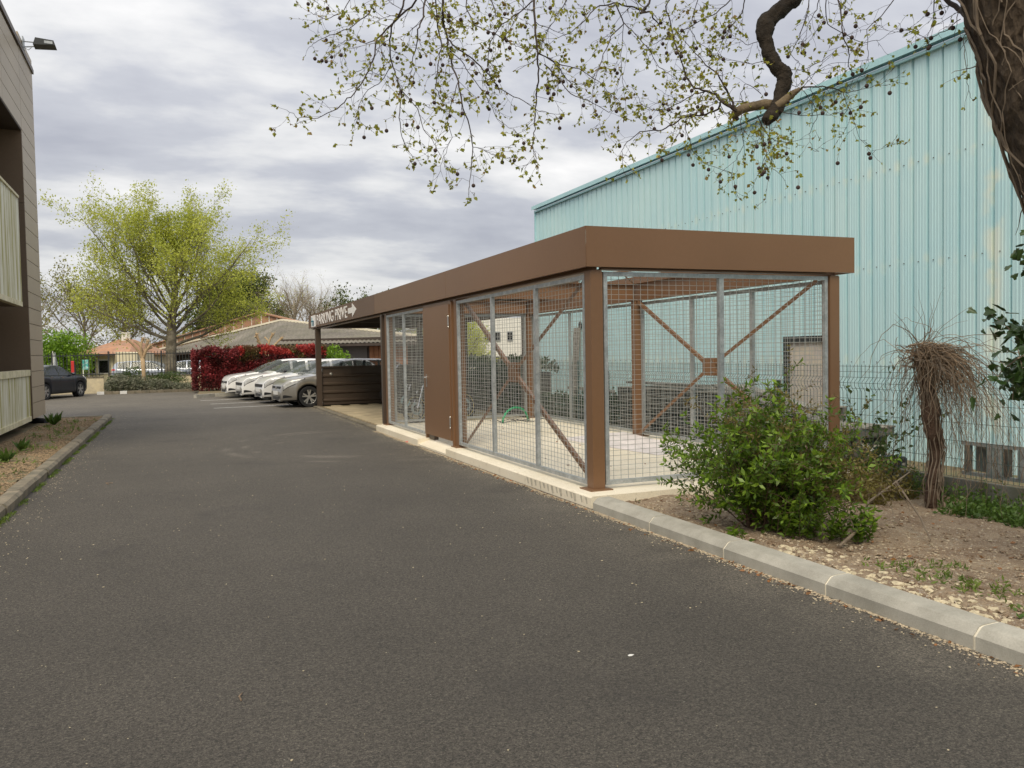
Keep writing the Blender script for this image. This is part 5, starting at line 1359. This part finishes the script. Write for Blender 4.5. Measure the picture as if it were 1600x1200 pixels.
branch([(1010,18),(985,10),(960,5),(930,12),(915,30),(890,52),(868,60)], 6.9, 6.7, .008, .002)
branch([(962,5),(975,37),(955,57),(940,95),(930,125),(925,155)], 6.8, 6.6, .006, .0018, .8)
branch([(975,37),(985,47),(1012,75),(1030,105),(1052,120)], 6.8, 6.6, .004, .0016, .8)
branch([(975,37),(970,85),(972,120),(976,150),(978,165)], 6.8, 6.9, .003, .0014, .8)
branch([(1020,-30),(1015,5),(1000,20),(1018,18),(1022,30)], 6.7, 6.6, .010, .006, .5)
branch([(760,-20),(775,25),(800,30),(822,10)], 6.9, 6.8, .005, .002)
branch([(1060,-20),(1040,10),(1048,40),(1062,87),(1072,120),(1085,137),(1102,142)], 6.7, 6.3, .005, .004)
branch([(1150,-10),(1120,20),(1090,35),(1060,50),(1035,62),(1012,75)], 6.5, 6.9, .005, .0016, 1.1)
branch([(1165,-10),(1160,20),(1140,45),(1125,70),(1122,95)], 6.4, 6.5, .005, .0016, 1.1)
branch([(1100,-20),(1085,15),(1078,45),(1090,65),(1110,80)], 6.9, 6.7, .004, .0016, 1.1)
# gnarled hanging limb
lb = MB()
def limb(px, rs, d0, d1, mb, amp=.10):
    n = len(px); P = [at(x, y, d0+(d1-d0)*i/(n-1)) for i, (x, y) in enumerate(px)]; rough(mb, P, rs, 28, amp, 9, 8)
limb([(1262,-30),(1240,0),(1214,17),(1197,36),(1195,57),(1201,85),(1213,105),(1226,115),(1226,128),(1220,148),(1213,170),(1203,183),(1196,190)], [.058,.056,.060,.066,.058,.050,.052,.060,.050,.049,.047,.052,.036], 6.45, 6.35, lb, .30)
lb.build('gnarled_limb', 'bark_limb', T, smooth=True)
pb = MB()
limb([(1206,163),(1195,163),(1178,166),(1160,170),(1150,176),(1147,182)], [.035,.038,.034,.034,.036,.03], 6.4, 6.6, pb)
limb([(1214,166),(1222,160),(1237,147),(1250,139)], [.035,.032,.026,.014], 6.35, 6.3, pb)
pb.build('pale_limb', 'bark_pale', T, smooth=True)
branch([(1150,172),(1132,160),(1117,147),(1102,142),(1085,137),(1072,120),(1062,87)], 6.6, 6.5, .015, .003, 1.1)
branch([(1150,172),(1143,155),(1135,140),(1122,117),(1100,97),(1075,70)], 6.6, 6.8, .011, .003, 1.1)
branch([(1127,158),(1122,172),(1100,180),(1070,182),(1050,195),(1030,205),(1000,205),(980,222),(972,235),(973,262)], 6.6, 6.8, .009, .0016, 1.2)
branch([(1100,142),(1080,150),(1060,162),(1040,172),(1018,172),(1000,160),(995,148)], 6.6, 6.9, .005, .0016, 1.2)
branch([(1072,182),(1072,205),(1082,235),(1100,255),(1130,265),(1145,270)], 6.7, 6.5, .0035, .0014, 1.1)
branch([(1160,172),(1158,195),(1162,225),(1150,250),(1135,262)], 6.5, 6.4, .003, .0014, 1.1)
branch([(1182,180),(1200,212),(1212,220),(1230,222),(1255,217)], 6.4, 6.3, .004, .0014)
branch([(1195,190),(1192,215),(1197,240),(1190,262),(1180,283)], 6.35, 6.3, .003, .0014, 1.2, bl=.06)
branch([(1203,180),(1202,235),(1206,262),(1222,276)], 6.35, 6.2, .003, .0014, 1, bl=.06)
branch([(1250,139),(1257,136),(1285,135),(1310,140),(1325,145),(1345,141),(1375,133)], 6.3, 6.0, .007, .0014, .8, .7, bl=.05)
branch([(1318,143),(1322,160),(1332,182),(1340,212),(1360,236)], 6.1, 6.0, .003, .0012, .5, .6, bl=.05)
branch([(1255,140),(1270,160),(1278,180),(1266,205),(1264,215),(1272,236),(1280,237)], 6.3, 6.2, .003, .0012, .3, .1)
branch([(1222,175),(1250,180),(1290,180),(1310,175),(1330,170)], 6.35, 6.2, .0035, .0014, .9, 1, bl=.05)
branch([(1305,-20),(1315,20),(1315,50),(1327,82),(1327,107),(1335,118),(1350,120)], 5.9, 6.1, .006, .0014, .5, .5, bl=.06)
branch([(1290,-20),(1292,38),(1320,55),(1350,67),(1375,62),(1400,45)], 6.0, 6.2, .004, .0012, .6, .3, bl=.06)
branch([(1405,-10),(1377,25),(1355,45),(1356,75),(1357,95)], 5.8, 6.0, .004, .0014, .5, .3, bl=.05)
branch([(1265,-20),(1262,20),(1248,60),(1235,85),(1250,100),(1240,125)], 6.2, 6.3, .004, .0012, .9, .6, .2, bl=.06)
branch([(1285,-20),(1275,15),(1262,40),(1258,70)], 6.1, 6.2, .004, .0012, .9, .5, .2, bl=.07)
branch([(1226,110),(1255,110),(1285,95),(1310,75),(1330,70)], 6.4, 6.2, .003, .0012, .6, .5, bl=.06)
branch([(1220,125),(1245,135),(1275,112),(1300,98),(1340,95)], 6.4, 6.3, .003, .0012, .6, .5, bl=.06)
branch([(1200,95),(1175,100),(1150,95),(1125,92),(1095,98)], 6.5, 6.6, .003, .0012, .8, .7, bl=.07)
branch([(1190,145),(1165,130),(1158,145),(1160,165)], 6.5, 6.5, .003, .002, .9, .8, bl=.06)
branch([(1195,60),(1170,70),(1150,60),(1120,62)], 6.6, 6.7, .003, .0014, .9, .9, bl=.05)
branch([(1460,-20),(1460,25),(1455,45),(1447,57)], 5.6, 5.8, .004, .0012, .4, .1, bl=.06)
branch([(1500,30),(1475,50),(1450,60),(1425,50),(1412,45)], 5.3, 5.6, .003, .0012, .5, .1, bl=.08)
branch([(1515,45),(1505,60),(1508,90),(1512,130),(1516,152)], 5.1, 5.3, .003, .0012, .3, .05)
branch([(1560,-40),(1515,25),(1500,16),(1482,4),(1465,-15)], 5.1, 5.8, .022, .015, .3, .0)
# unseen connecting limbs above the frame, back to the trunk
hb = MB()
for (pts, r0, r1) in (([ax[6], Vector((4.2, 4.5, 5.2)), Vector((3.6, 5.4, 5.3)), Vector((2.4, 6.2, 5.1)), Vector((1.4, 6.7, 4.95))], .16, .02), ([ax[6], Vector((4.5, 4.6, 5.3)), Vector((4.55, 5.2, 4.85)), at(1262, -30, 6.45)], .17, .085), ([Vector((3.6, 5.4, 5.3)), Vector((3.3, 5.8, 4.9)), at(1100, -30, 6.7)], .06, .02)):
    rough(hb, pts, [r0+(r1-r0)*i/(len(pts)-1) for i in range(len(pts))], 14, .1, 5, 5)
for (px, py, d) in ((690,-40,6.6),(655,-30,6.7),(834,-20,6.4),(640,-20,6.2),(667,-30,6.4),(1020,-30,6.7),(560,-20,6.9)):
    e_ = at(px, py, d); s_ = Vector((2.4, 6.2, 5.1)).lerp(Vector((1.4, 6.7, 4.95)), min(1, max(0, (1000-px)/450))); hb.tube([s_, (s_+e_)/2+Vector((0, 0, .12)), e_], [.02, .014, .010], 6)
hb.build('upper_limb', 'bark_limb', T, smooth=True)
r.shuffle(balls); balls = [tw.tube([p, (p+q)/2+rvec(r, .004), q], .0013, 3) and q for (p, q) in balls[:170]]
tw.build('twigs', 'twig', T)
leaf_mesh('young_leaves', LFp, LFd, .029, 'lf_plane', T, seed=3, aspect=.75, jitter=.5); leaf_mesh('rusty_leaves', LRp, LRd, .029, 'lf_plane_rust', T, seed=4, aspect=.75, jitter=.5)
sb = MB().ball((0, 0, 0), .0155, n=10, m=7).mesh('seed_ball', smooth=True); rt_ = wloc(T)
r.shuffle(balls)
for p in balls[:170]: link('seed_ball', sb, 'seed', T, loc=p-rt_)
print('plane leaves', len(LFp)+len(LRp), 'balls', len(balls), 'twig faces', len(tw.f))

# ================================================================== GREEN BUSH BY THE KERB
Bu = thing('bush', 'leafy green bush growing by the kerb in front of the mesh store', 'bush', (4.78, 5.72, .05))
r = random.Random(55); st = MB(); GP = []; GD = []; NP = []; ND = []; OP = []; OD = []; SP_ = []
def lance(P, D, p, d, k_=2):
    o = d.orthogonal(); o.rotate(Matrix.Rotation(r.random()*6.28, 3, d))
    for q in range(k_): v = (o*(1 if q == 0 else -1)+d*.75+Vector((0, 0, .05))).normalized(); P.append(tuple(p)); D.append(tuple(v))
c0 = Vector((4.72, 5.76, .03)); side = Vector((.93, -.37, 0)); dep = Vector((.37, .93, 0))
for i in range(150):
    a = r.random()*2*PI; q = c0+side*(.20*math.cos(a))+dep*(.16*math.sin(a)); q.z = soil_z(q.x, q.y)
    tilt = r.random()**.7*1.02; az = r.random()*2*PI
    d = (side*math.cos(az)*math.sin(tilt)*.92+dep*math.sin(az)*math.sin(tilt)+Vector((0, 0, math.cos(tilt)))).normalized()
    Ln = r.uniform(.85, 1.42)*(1.06-.34*tilt); pts = path(r, q, d, Ln, 12, .085, (0, 0, .01)); st.tube(pts, [.0055*(1-.07*j) for j in range(13)], 4, cap=False)
    old = (pts[-1].z > .95 and r.random() < .5) or (d.dot(side) > .40 and r.random() < .8)
    for j in range(7 if d.dot(side) > .5 else 3, 13):
        dd = (pts[j]-pts[j-1]).normalized()
        if r.random() < .75: lance(OP if old and j > 6 else GP, OD if old and j > 6 else GD, pts[j], dd)
        if r.random() < .75:
            o = dd.orthogonal(); o.rotate(Matrix.Rotation(r.random()*6.28, 3, dd)); sd_ = (dd*.75+o*.75).normalized(); s2 = path(r, pts[j], sd_, r.uniform(.10, .30), 7, .12); st.tube(s2, .0018, 3, cap=False)
            for m_ in range(1, 8): 
                if m_ == 7 and not old: lance(NP, ND, s2[m_], (s2[m_]-s2[m_-1]).normalized(), 2); lance(NP, ND, s2[m_], (s2[m_]-s2[m_-1]).normalized(), 2)
                else: lance(OP if old else GP, OD if old else GD, s2[m_], (s2[m_]-s2[m_-1]).normalized())
# low suckers towards the kerb and to the right
for i in range(46):
    q = c0+side*r.uniform(-.10, .66)+dep*r.uniform(-.50, -.2); q.z = soil_z(q.x, q.y)
    pts = path(r, q, Vector((r.gauss(.1, .35), r.gauss(-.1, .3), 1)), r.uniform(.14, .36), 7, .12); st.tube(pts, .0022, 3)
    for j in range(1, 8): lance(NP if j > 4 else GP, ND if j > 4 else GD, pts[j], (pts[j]-pts[j-1]).normalized(), 2); lance(GP, GD, pts[j], (pts[j]-pts[j-1]).normalized(), 2)
# bare arching twigs on the right side
for i in range(34):
    d = (side*r.uniform(.6, 1.1)+dep*r.uniform(-.3, .5)+Vector((0, 0, r.uniform(.35, .9)))).normalized(); pts = path(r, c0+side*r.uniform(0, .2), d, r.uniform(.7, 1.15), 10, .09, (0, 0, -.02)); st.tube(pts, [.004*(1-.07*j) for j in range(11)], 4, cap=False)
    for j in range(6, 11):
        if r.random() < .7: lance(OP, OD, pts[j], (pts[j]-pts[j-1]).normalized())
st.build('stems', mat('bush_stem', (.115, .07, .045), .85, 0, .25, 12), Bu)
leaf_mesh('green_leaves', GP, GD, .052, 'lf_bush', Bu, seed=1, aspect=.40, jitter=.35); leaf_mesh('new_leaves', NP, ND, .056, 'lf_bush_new', Bu, seed=2, aspect=.42, jitter=.35); leaf_mesh('bronze_leaves', OP, OD, .036, 'lf_bush_old', Bu, seed=3, aspect=.38, jitter=.4)
print('bush leaves', len(GP)+len(NP)+len(OP))

# ================================================================== VINE STUMP
Vs = thing('vine_stump', 'dead vine-wrapped stump with a drooping mop of dry stems by the fence', 'stump', (7.28, 6.32, -.1))
r = random.Random(8); b = MB(); q0 = Vector((7.28, 6.32, -.14))
cs = [q0, q0+Vector((-.02, 0, .3)), q0+Vector((.04, 0, .6)), q0+Vector((-.03, 0, .9)), q0+Vector((-.06, .02, 1.2)), q0+Vector((-.13, .02, 1.5)), q0+Vector((-.16, .0, 1.66))]
rough(b, cs, [.068, .062, .058, .075, .06, .065, .08], 24, .45, 7, 8); b.build('trunk', 'vine_dark', Vs, smooth=True)
b = MB()
for i in range(26):
    a = r.random()*6.28; h = 0; pts = []
    for q in range(18):
        t = q/17; k_ = t*(len(cs)-1); ii = min(int(k_), len(cs)-2); c = cs[ii].lerp(cs[ii+1], k_-ii); a += r.gauss(.08, .18); pts.append(c+Vector((math.cos(a), math.sin(a), 0))*(.068+r.uniform(-.01, .035)))
    b.tube(pts, r.uniform(.003, .007), 5)
b.build('twined_stems', 'vine', Vs)
b = MB(); b2 = MB(); top = cs[-1]
for i in range(500):
    az = r.gauss(-.2, .8) if r.random() < .80 else r.uniform(0, 6.28); o = top+Vector((r.gauss(.02, .10), r.gauss(-.02, .09), r.uniform(-.16, .08)))
    d = Vector((math.cos(az)*1.0, math.sin(az)*.9-.25, r.uniform(-.2, .55))); Ln = r.uniform(.3, 1.45)*(1 if math.cos(az) > 0 else .5)
    pts = path(r, o, d*r.uniform(.4, 1), Ln, 14, .27, (0, 0, -.23)); (b if r.random() < .55 else b2).tube(pts, [max(.0015, .0044*(1-.06*j)) for j in range(15)], 3, cap=False)
for i in range(16):
    az = r.uniform(0, 6.28); pts = path(r, top+Vector((r.gauss(0, .06), 0, 0)), Vector((math.cos(az)*.8, math.sin(az)*.5, r.uniform(.5, 1.2))), r.uniform(.3, .75), 10, .13, (0, 0, -.04)); b2.tube(pts, [.004*(1-.08*j) for j in range(11)], 4, cap=False)
for (x, y, z) in ((8.6, 5.0, 1.0), (8.0, 4.2, .5), (7.6, 5.2, -.02), (7.9, 5.4, .25), (6.9, 5.6, -.05), (6.6, 6.6, 1.25)):
    e_ = Vector((x, y, z)); pts = [top.lerp(e_, q/12)+Vector((0, 0, .42*math.sin(PI*q/12)))+rvec(r, .02) for q in range(13)]; b2.tube(pts, [.005*(1-.05*j) for j in range(13)], 4, cap=False)
for i in range(120):
    y = r.uniform(4.6, 7.0); pts = path(r, Vector((r.uniform(7.35, 7.8), y, r.uniform(.3, .95))), Vector((0, 0, -1)), r.uniform(.3, .9), 9, .16, (0, 0, -.1)); b.tube(pts, .0018, 3, cap=False)
b.build('hanging_stems', 'straw', Vs); b2.build('arching_stems', 'vine', Vs)

# ================================================================== IVY, BRAMBLE, WEEDS
Ic = thing('ivy_branch', 'dark green ivy branch reaching in from the right in front of the wall', 'ivy', tuple(at(1640, 640, 4.4)))
r = random.Random(19); b = MB(); P = []; D = []
for (px, d) in (([(1690,700),(1640,600),(1600,540),(1575,512),(1550,492)], 4.5), ([(1680,560),(1630,540),(1590,560),(1565,580),(1552,600)], 4.4), ([(1690,640),(1640,600),(1610,580),(1585,590),(1582,625)], 4.35), ([(1700,640),(1640,560),(1610,520),(1590,515)], 4.45), ([(1690,620),(1650,600),(1600,620),(1585,560)], 4.5), ([(1680,300),(1640,360),(1610,390),(1600,420)], 4.3), ([(1700,700),(1650,640),(1605,600),(1590,545)], 4.4)):
    Q = [at(x, y, d+r.uniform(-.15, .15)) for x, y in px]; b.tube(Q, [.006, .005, .004, .003, .002][:len(Q)], 5)
    for i in range(46):
        k_ = min(.999, r.random()**.8); p, dd = along(Q, k_); p = p+rvec(r, .045); P.append(tuple(p)); D.append(tuple((rvec(r, .7)+Vector((-.1, -.4, -.4))).normalized()))
for (px, py, d) in ((1690,700,4.5),(1680,560,4.4),(1690,640,4.35),(1680,300,4.3)):
    e_ = at(px, py, d); s_ = Vector((5.42, 3.2, max(.9, e_.z-.1))); b.tube([s_, s_.lerp(e_, .5)+Vector((0, -.03, .06)), e_], [.014, .010, .006], 6)
b.build('stems', 'vine', Ic); lobed_mesh('leaves', P, D, .058, 'lf_ivy', Ic, seed=5, jitter=.3)

def spray(name, label, cat, base, n, hgt, m, ls, seed, lean=(0, 0), sp=.35, aspect=.6, spread=.15, per=10, stem='twig'):
    t = thing(name, label, cat, base); r = random.Random(seed); b = MB(); P = []; D = []
    for i in range(n):
        q = Vector(base)+Vector((r.gauss(0, spread), r.gauss(0, spread), 0)); pts = path(r, q, Vector((r.gauss(lean[0], sp), r.gauss(lean[1], sp), 1)), hgt*r.uniform(.5, 1.1), 9, .14, (0, 0, -.03)); b.tube(pts, [.004*(1-.08*j)+.0006 for j in range(10)], 3, cap=False)
        for j in range(2, 10):
            for k_ in range(max(1, per//8)): P.append(tuple(pts[j]+rvec(r, .03))); D.append(tuple((rvec(r, .6)+Vector((0, 0, .25))).normalized()))
    b.build('stems', stem, t); leaf_mesh('leaves', P, D, ls, m, t, seed=seed, aspect=aspect, jitter=.4); return t
spray('bramble', 'bramble with small dark leaves against the fence right of the brown post', 'bramble', (7.62, 7.75, -.1), 16, 1.45, 'lf_bramble', .062, 61, lean=(.05, -.45), sp=.3, aspect=.8, per=26)
spray('bramble', 'lower bright bramble below the dark one beside the mesh store', 'bramble', (7.45, 7.5, -.1), 12, .75, 'lf_weed', .05, 62, lean=(.0, -.2), per=20)
def weeds(label, x0, x1, y0, y1, n, hgt, m, ls, seed, kind='stuff', name='weeds', dens=8, asp=.45):
    r = random.Random(seed); P = []; D = []
    for i in range(n):
        x = r.uniform(x0, x1); y = r.uniform(y0, y1)
        if mnoise.noise(Vector((x*1.3, y*1.3, seed))) < -.15: continue
        h = hgt*r.uniform(.25, 1.15)*(.7+.6*mnoise.noise(Vector((x*.9, y*.9, 5)))); z = soil_z(x, y) if x > 0 else .09
        ln = Vector((r.gauss(0, .35), r.gauss(0, .35), 1))
        for q in range(dens): t = q/dens; P.append((x+ln.x*h*t+r.gauss(0, .012), y+ln.y*h*t+r.gauss(0, .012), z+h*t)); D.append(tuple((rvec(r, .7)+Vector((0, 0, .5))).normalized()))
    o = leaf_mesh(name, P, D, ls, m, seed=seed, aspect=asp, jitter=.4); return tag(o, label, 'weeds', kind=kind)
weeds('rough green weeds along the foot of the wire fence', 7.35, 7.93, 1.2, 7.6, 900, .40, 'lf_weed', .048, 71)
weeds('dense low weeds at the far right foot of the fence', 6.9, 7.9, 3.6, 6.0, 700, .26, 'lf_weed', .05, 72)
weeds('tangled yellow-green weeds between the bush and the fence', 6.6, 7.6, 6.5, 7.4, 750, .42, 'lf_bush_old', .045, 73)
weeds('small green clumps among the pale stones by the kerb', 4.35, 5.1, 2.9, 4.4, 150, .09, 'lf_grass', .04, 74, dens=6, asp=.3)
weeds('green clover patch in the right corner by the kerb', 4.3, 5.3, 2.2, 3.2, 500, .09, 'lf_weed', .035, 75, dens=5, asp=.8)
weeds('sparse seedlings on the soil in front of the mesh store', 4.2, 5.6, 6.3, 7.3, 60, .12, 'lf_bramble', .03, 76, dens=5)
weeds('low grass tufts in the left gravel bed', -2.9, -1.95, 5.0, 23, 330, .09, 'lf_grass', .06, 77, dens=6, asp=.25)
def clump(label, base, n, h, seed, m='lf_weed', ls=.16):
    r = random.Random(seed); P = []; D = []
    for i in range(n): a = r.random()*6.28; P.append((base[0], base[1], base[2])); D.append((math.cos(a)*.8, math.sin(a)*.8, r.uniform(.5, 1.5)))
    o = leaf_mesh('weed_clump', P, D, ls, m, seed=seed, aspect=.28, jitter=.15); return tag(o, label, 'weed')
clump('broad-leaved weed in the gravel near the building corner', (-2.75, 22.0, .08), 22, .3, 81, ls=.30); clump('bright weed in the gravel at the left edge of the photo', (-2.45, 14.3, .08), 20, .3, 82, ls=.22)
clump('small leafy weed beside the bright weed at the left edge', (-2.5, 15.9, .08), 14, .3, 83, ls=.22); clump('tall leaved weed at the right edge by the kerb corner', (5.0, 3.35, .02), 16, .25, 84, ls=.15)
# weeds and pale debris along the foot of the left kerb
r = random.Random(90); P = []; D = []
for i in range(1300):
    y = r.uniform(5, 24.4); w_ = .035
    if mnoise.noise(Vector((y*1.4, 0, 7))) < -.05: continue
    for q in range(3): P.append((-1.69+abs(r.gauss(0, w_))*.8, y+r.gauss(0, .03), .004)); D.append((r.gauss(0, .5), r.gauss(0, .5), .7))
tag(leaf_mesh('kerb_grass', P, D, .035, 'lf_grass', seed=90, aspect=.3, jitter=.3), 'grass growing along the foot of the left kerb', 'grass', kind='stuff')

def scatter(name, label, n, fx, size, m, seed, sq=.6, cat='stones'):
    r = random.Random(seed); b = MB()
    for i in range(n):
        x, y, z = fx(r); s = size*r.uniform(.35, 1.0)**1.5*1.5; i0 = len(b.v); a = r.random()*6
        o = [(1, 0, 0), (0, 1, 0), (-1, 0, 0), (0, -1, 0), (0, 0, 1)]
        sx_, sy_ = r.uniform(.7, 1.3), r.uniform(.6, 1.0)
        for (u, v, w_) in o:
            u *= sx_*r.uniform(.7, 1.2); v *= sy_*r.uniform(.7, 1.2); b.v.append((x+s*(u*math.cos(a)-v*math.sin(a)), y+s*(u*math.sin(a)+v*math.cos(a)), z+s*sq*(w_*r.uniform(.7, 1.1)-.1)))
        k2 = [(u*.72, v*.72) for u, v, _ in o[:4]]
        for (u, v) in ((.62, .62), (-.62, .62), (-.62, -.62), (.62, -.62)):
            u *= sx_; v *= sy_; b.v.append((x+s*(u*math.cos(a)-v*math.sin(a)), y+s*(u*math.sin(a)+v*math.cos(a)), z+s*sq*.55*r.uniform(.7, 1.2)))
        for q in range(4):
            p0_, p1_, e_ = i0+q, i0+(q+1) % 4, i0+5+q; b.f += [(p0_, p1_, e_), (p1_, i0+4, e_), (i0+4, p0_, e_)]
    return tag(b.build(name, m), label, cat, kind='stuff')
def f_soil(r):
    x = 3.99+abs(r.gauss(0, 1.5)); 
    while x > 7.8: x = 3.99+abs(r.gauss(0, 1.5))
    y = r.uniform(.5, 7.4); return x, y, soil_z(x, y)
def f_kerb(r):
    x = 4.0+abs(r.gauss(0, .22)); y = r.uniform(1.8, 5.0); return x, y, soil_z(x, y)
def f_left(r): x = r.uniform(-3.1, -1.88); y = 4+20.4*r.random()**.9; return x, y, .082
def f_road(r):
    y = r.uniform(.8, 26); e_ = r.random()
    if e_ < .5: x = 3.78-abs(r.gauss(0, .10))
    elif e_ < .80: x = -1.66+abs(r.gauss(0, .22))
    else: x = r.uniform(-1.6, 3.7)
    return x, y, .002
scatter('soil_stones', 'small pale stones scattered over the bare soil bed', 5200, f_soil, .013, 'stone', 1)
scatter('soil_stones', 'larger pale limestone lumps along the inside of the right kerb', 360, f_kerb, .028, 'stone_white', 2)
scatter('gravel', 'brown gravel of the left bed', 15000, f_left, .019, 'stone_brown', 3)
scatter('soil_clods', 'brown crumbs and clods of earth over the bare soil bed', 5000, f_soil, .017, 'soil', 6)
scatter('road_grit', 'pale grit scattered on the asphalt mostly along both kerbs', 4200, f_road, .0055, 'stone_white', 4)
def f_edge(r):
    y = r.uniform(1.0, 17); return 3.795-abs(r.gauss(0, .05))*(.6+mnoise.noise(Vector((y*1.5, 2, 0)))), y, .001
scatter('kerb_dust', 'sandy crumbs gathered against the foot of the right kerb', 7000, f_edge, .0075, 'stone', 5)
# litter: dry leaves, paper flecks, a twig
P = []; D = []
r = random.Random(33)
for i in range(170):
    y = r.uniform(1.5, 12); P.append((3.77-abs(r.gauss(0, .05)), y, .006)); D.append((r.gauss(0, 1), r.gauss(0, 1), .1))
for i in range(140): x = r.uniform(4.3, 7.5); y = r.uniform(2.5, 7.2); P.append((x, y, soil_z(x, y)+.01)); D.append((r.gauss(0, 1), r.gauss(0, 1), .2))
for i in range(70): P.append((r.uniform(4.2, 7.2), r.uniform(8, 16.8), .127)); D.append((r.gauss(0, 1), r.gauss(0, 1), .15))
tag(leaf_mesh('dead_leaves', P, D, .035, 'lf_dry', seed=33, aspect=.5, jitter=.1), 'brown dead leaves and twiglets on soil and road edge', 'leaves', kind='stuff')
from_px = lambda x, y: (lambda q: CAM+q*(-1.6/q.z))((x-800)*rt-(y-600)*up+F_PX*fw)
q = from_px(378, 1090); b = MB(); b.tube([q+Vector((-.006, -.045, .006)), q+Vector((-.012, 0, .009)), q+Vector((.004, .04, .006))], [.004, .004, .003], 6); tag(b.build('twig_piece', 'straw'), 'short pale curved twig lying on the asphalt in the foreground', 'twig')
q = from_px(985, 1025); b = MB(); b.ball(tuple(q+Vector((0, 0, .004))), .012, (1.3, .8, .4), 7, 4); b.ball(tuple(q+Vector((.016, .004, .003))), .006, (1.3, .8, .4)); tag(b.build('paper_scrap', 'white_paint'), 'tiny white scrap on the asphalt right of centre', 'litter')
q = from_px(636, 691); b = MB(); b.bevbox(q.x-.025, q.x+.025, q.y-.02, q.y+.02, .001, .015, .004); tag(b.build('red_scrap', 'red'), 'tiny red scrap on the asphalt left of the mesh door', 'litter')
q = from_px(165, 757); b = MB(); b.tube([q+Vector((.08, .06, .006)), q+Vector((0, 0, .02)), q+Vector((.04, -.06, .006))], .004, 5); tag(b.build('straw_piece', 'straw'), 'bent pale straw on the asphalt near the left kerb', 'straw')
# fallen bare branch beside the bush
t = thing('fallen_branch', 'dead bare branch leaning out of the bush across the soil', 'branch', (5.2, 5.2, 0)); r = random.Random(12); b = MB()
m0 = [Vector((4.75, 5.0, .03)), Vector((5.05, 5.1, .12)), Vector((5.35, 5.3, .28)), Vector((5.75, 5.45, .36)), Vector((6.15, 5.6, .44))]
b.tube(m0, [.014, .012, .010, .008, .005], 7)
b.tube([m0[3]+Vector((.12, .05, .03)), Vector((5.72, 5.1, .15)), Vector((5.55, 4.85, .03))], [.009, .008, .006], 6)
for i in range(10): p, dd = along(m0, r.random()*.95); b.tube(path(r, p, dd+rvec(r, .7), r.uniform(.2, .55), 7, .15), [.004*(1-.1*j) for j in range(8)], 4)
b.build('bare_wood', 'vine', t)
q = Vector((7.2, 5.95, -.06)); b = MB(); b.ball(tuple(q), .03, (1.4, 1, .6)); tag(b.build('orange_scrap', mat('orange_plastic', (.75, .16, .04), .5)), 'small orange scrap at the edge of the weeds by the stump', 'litter')
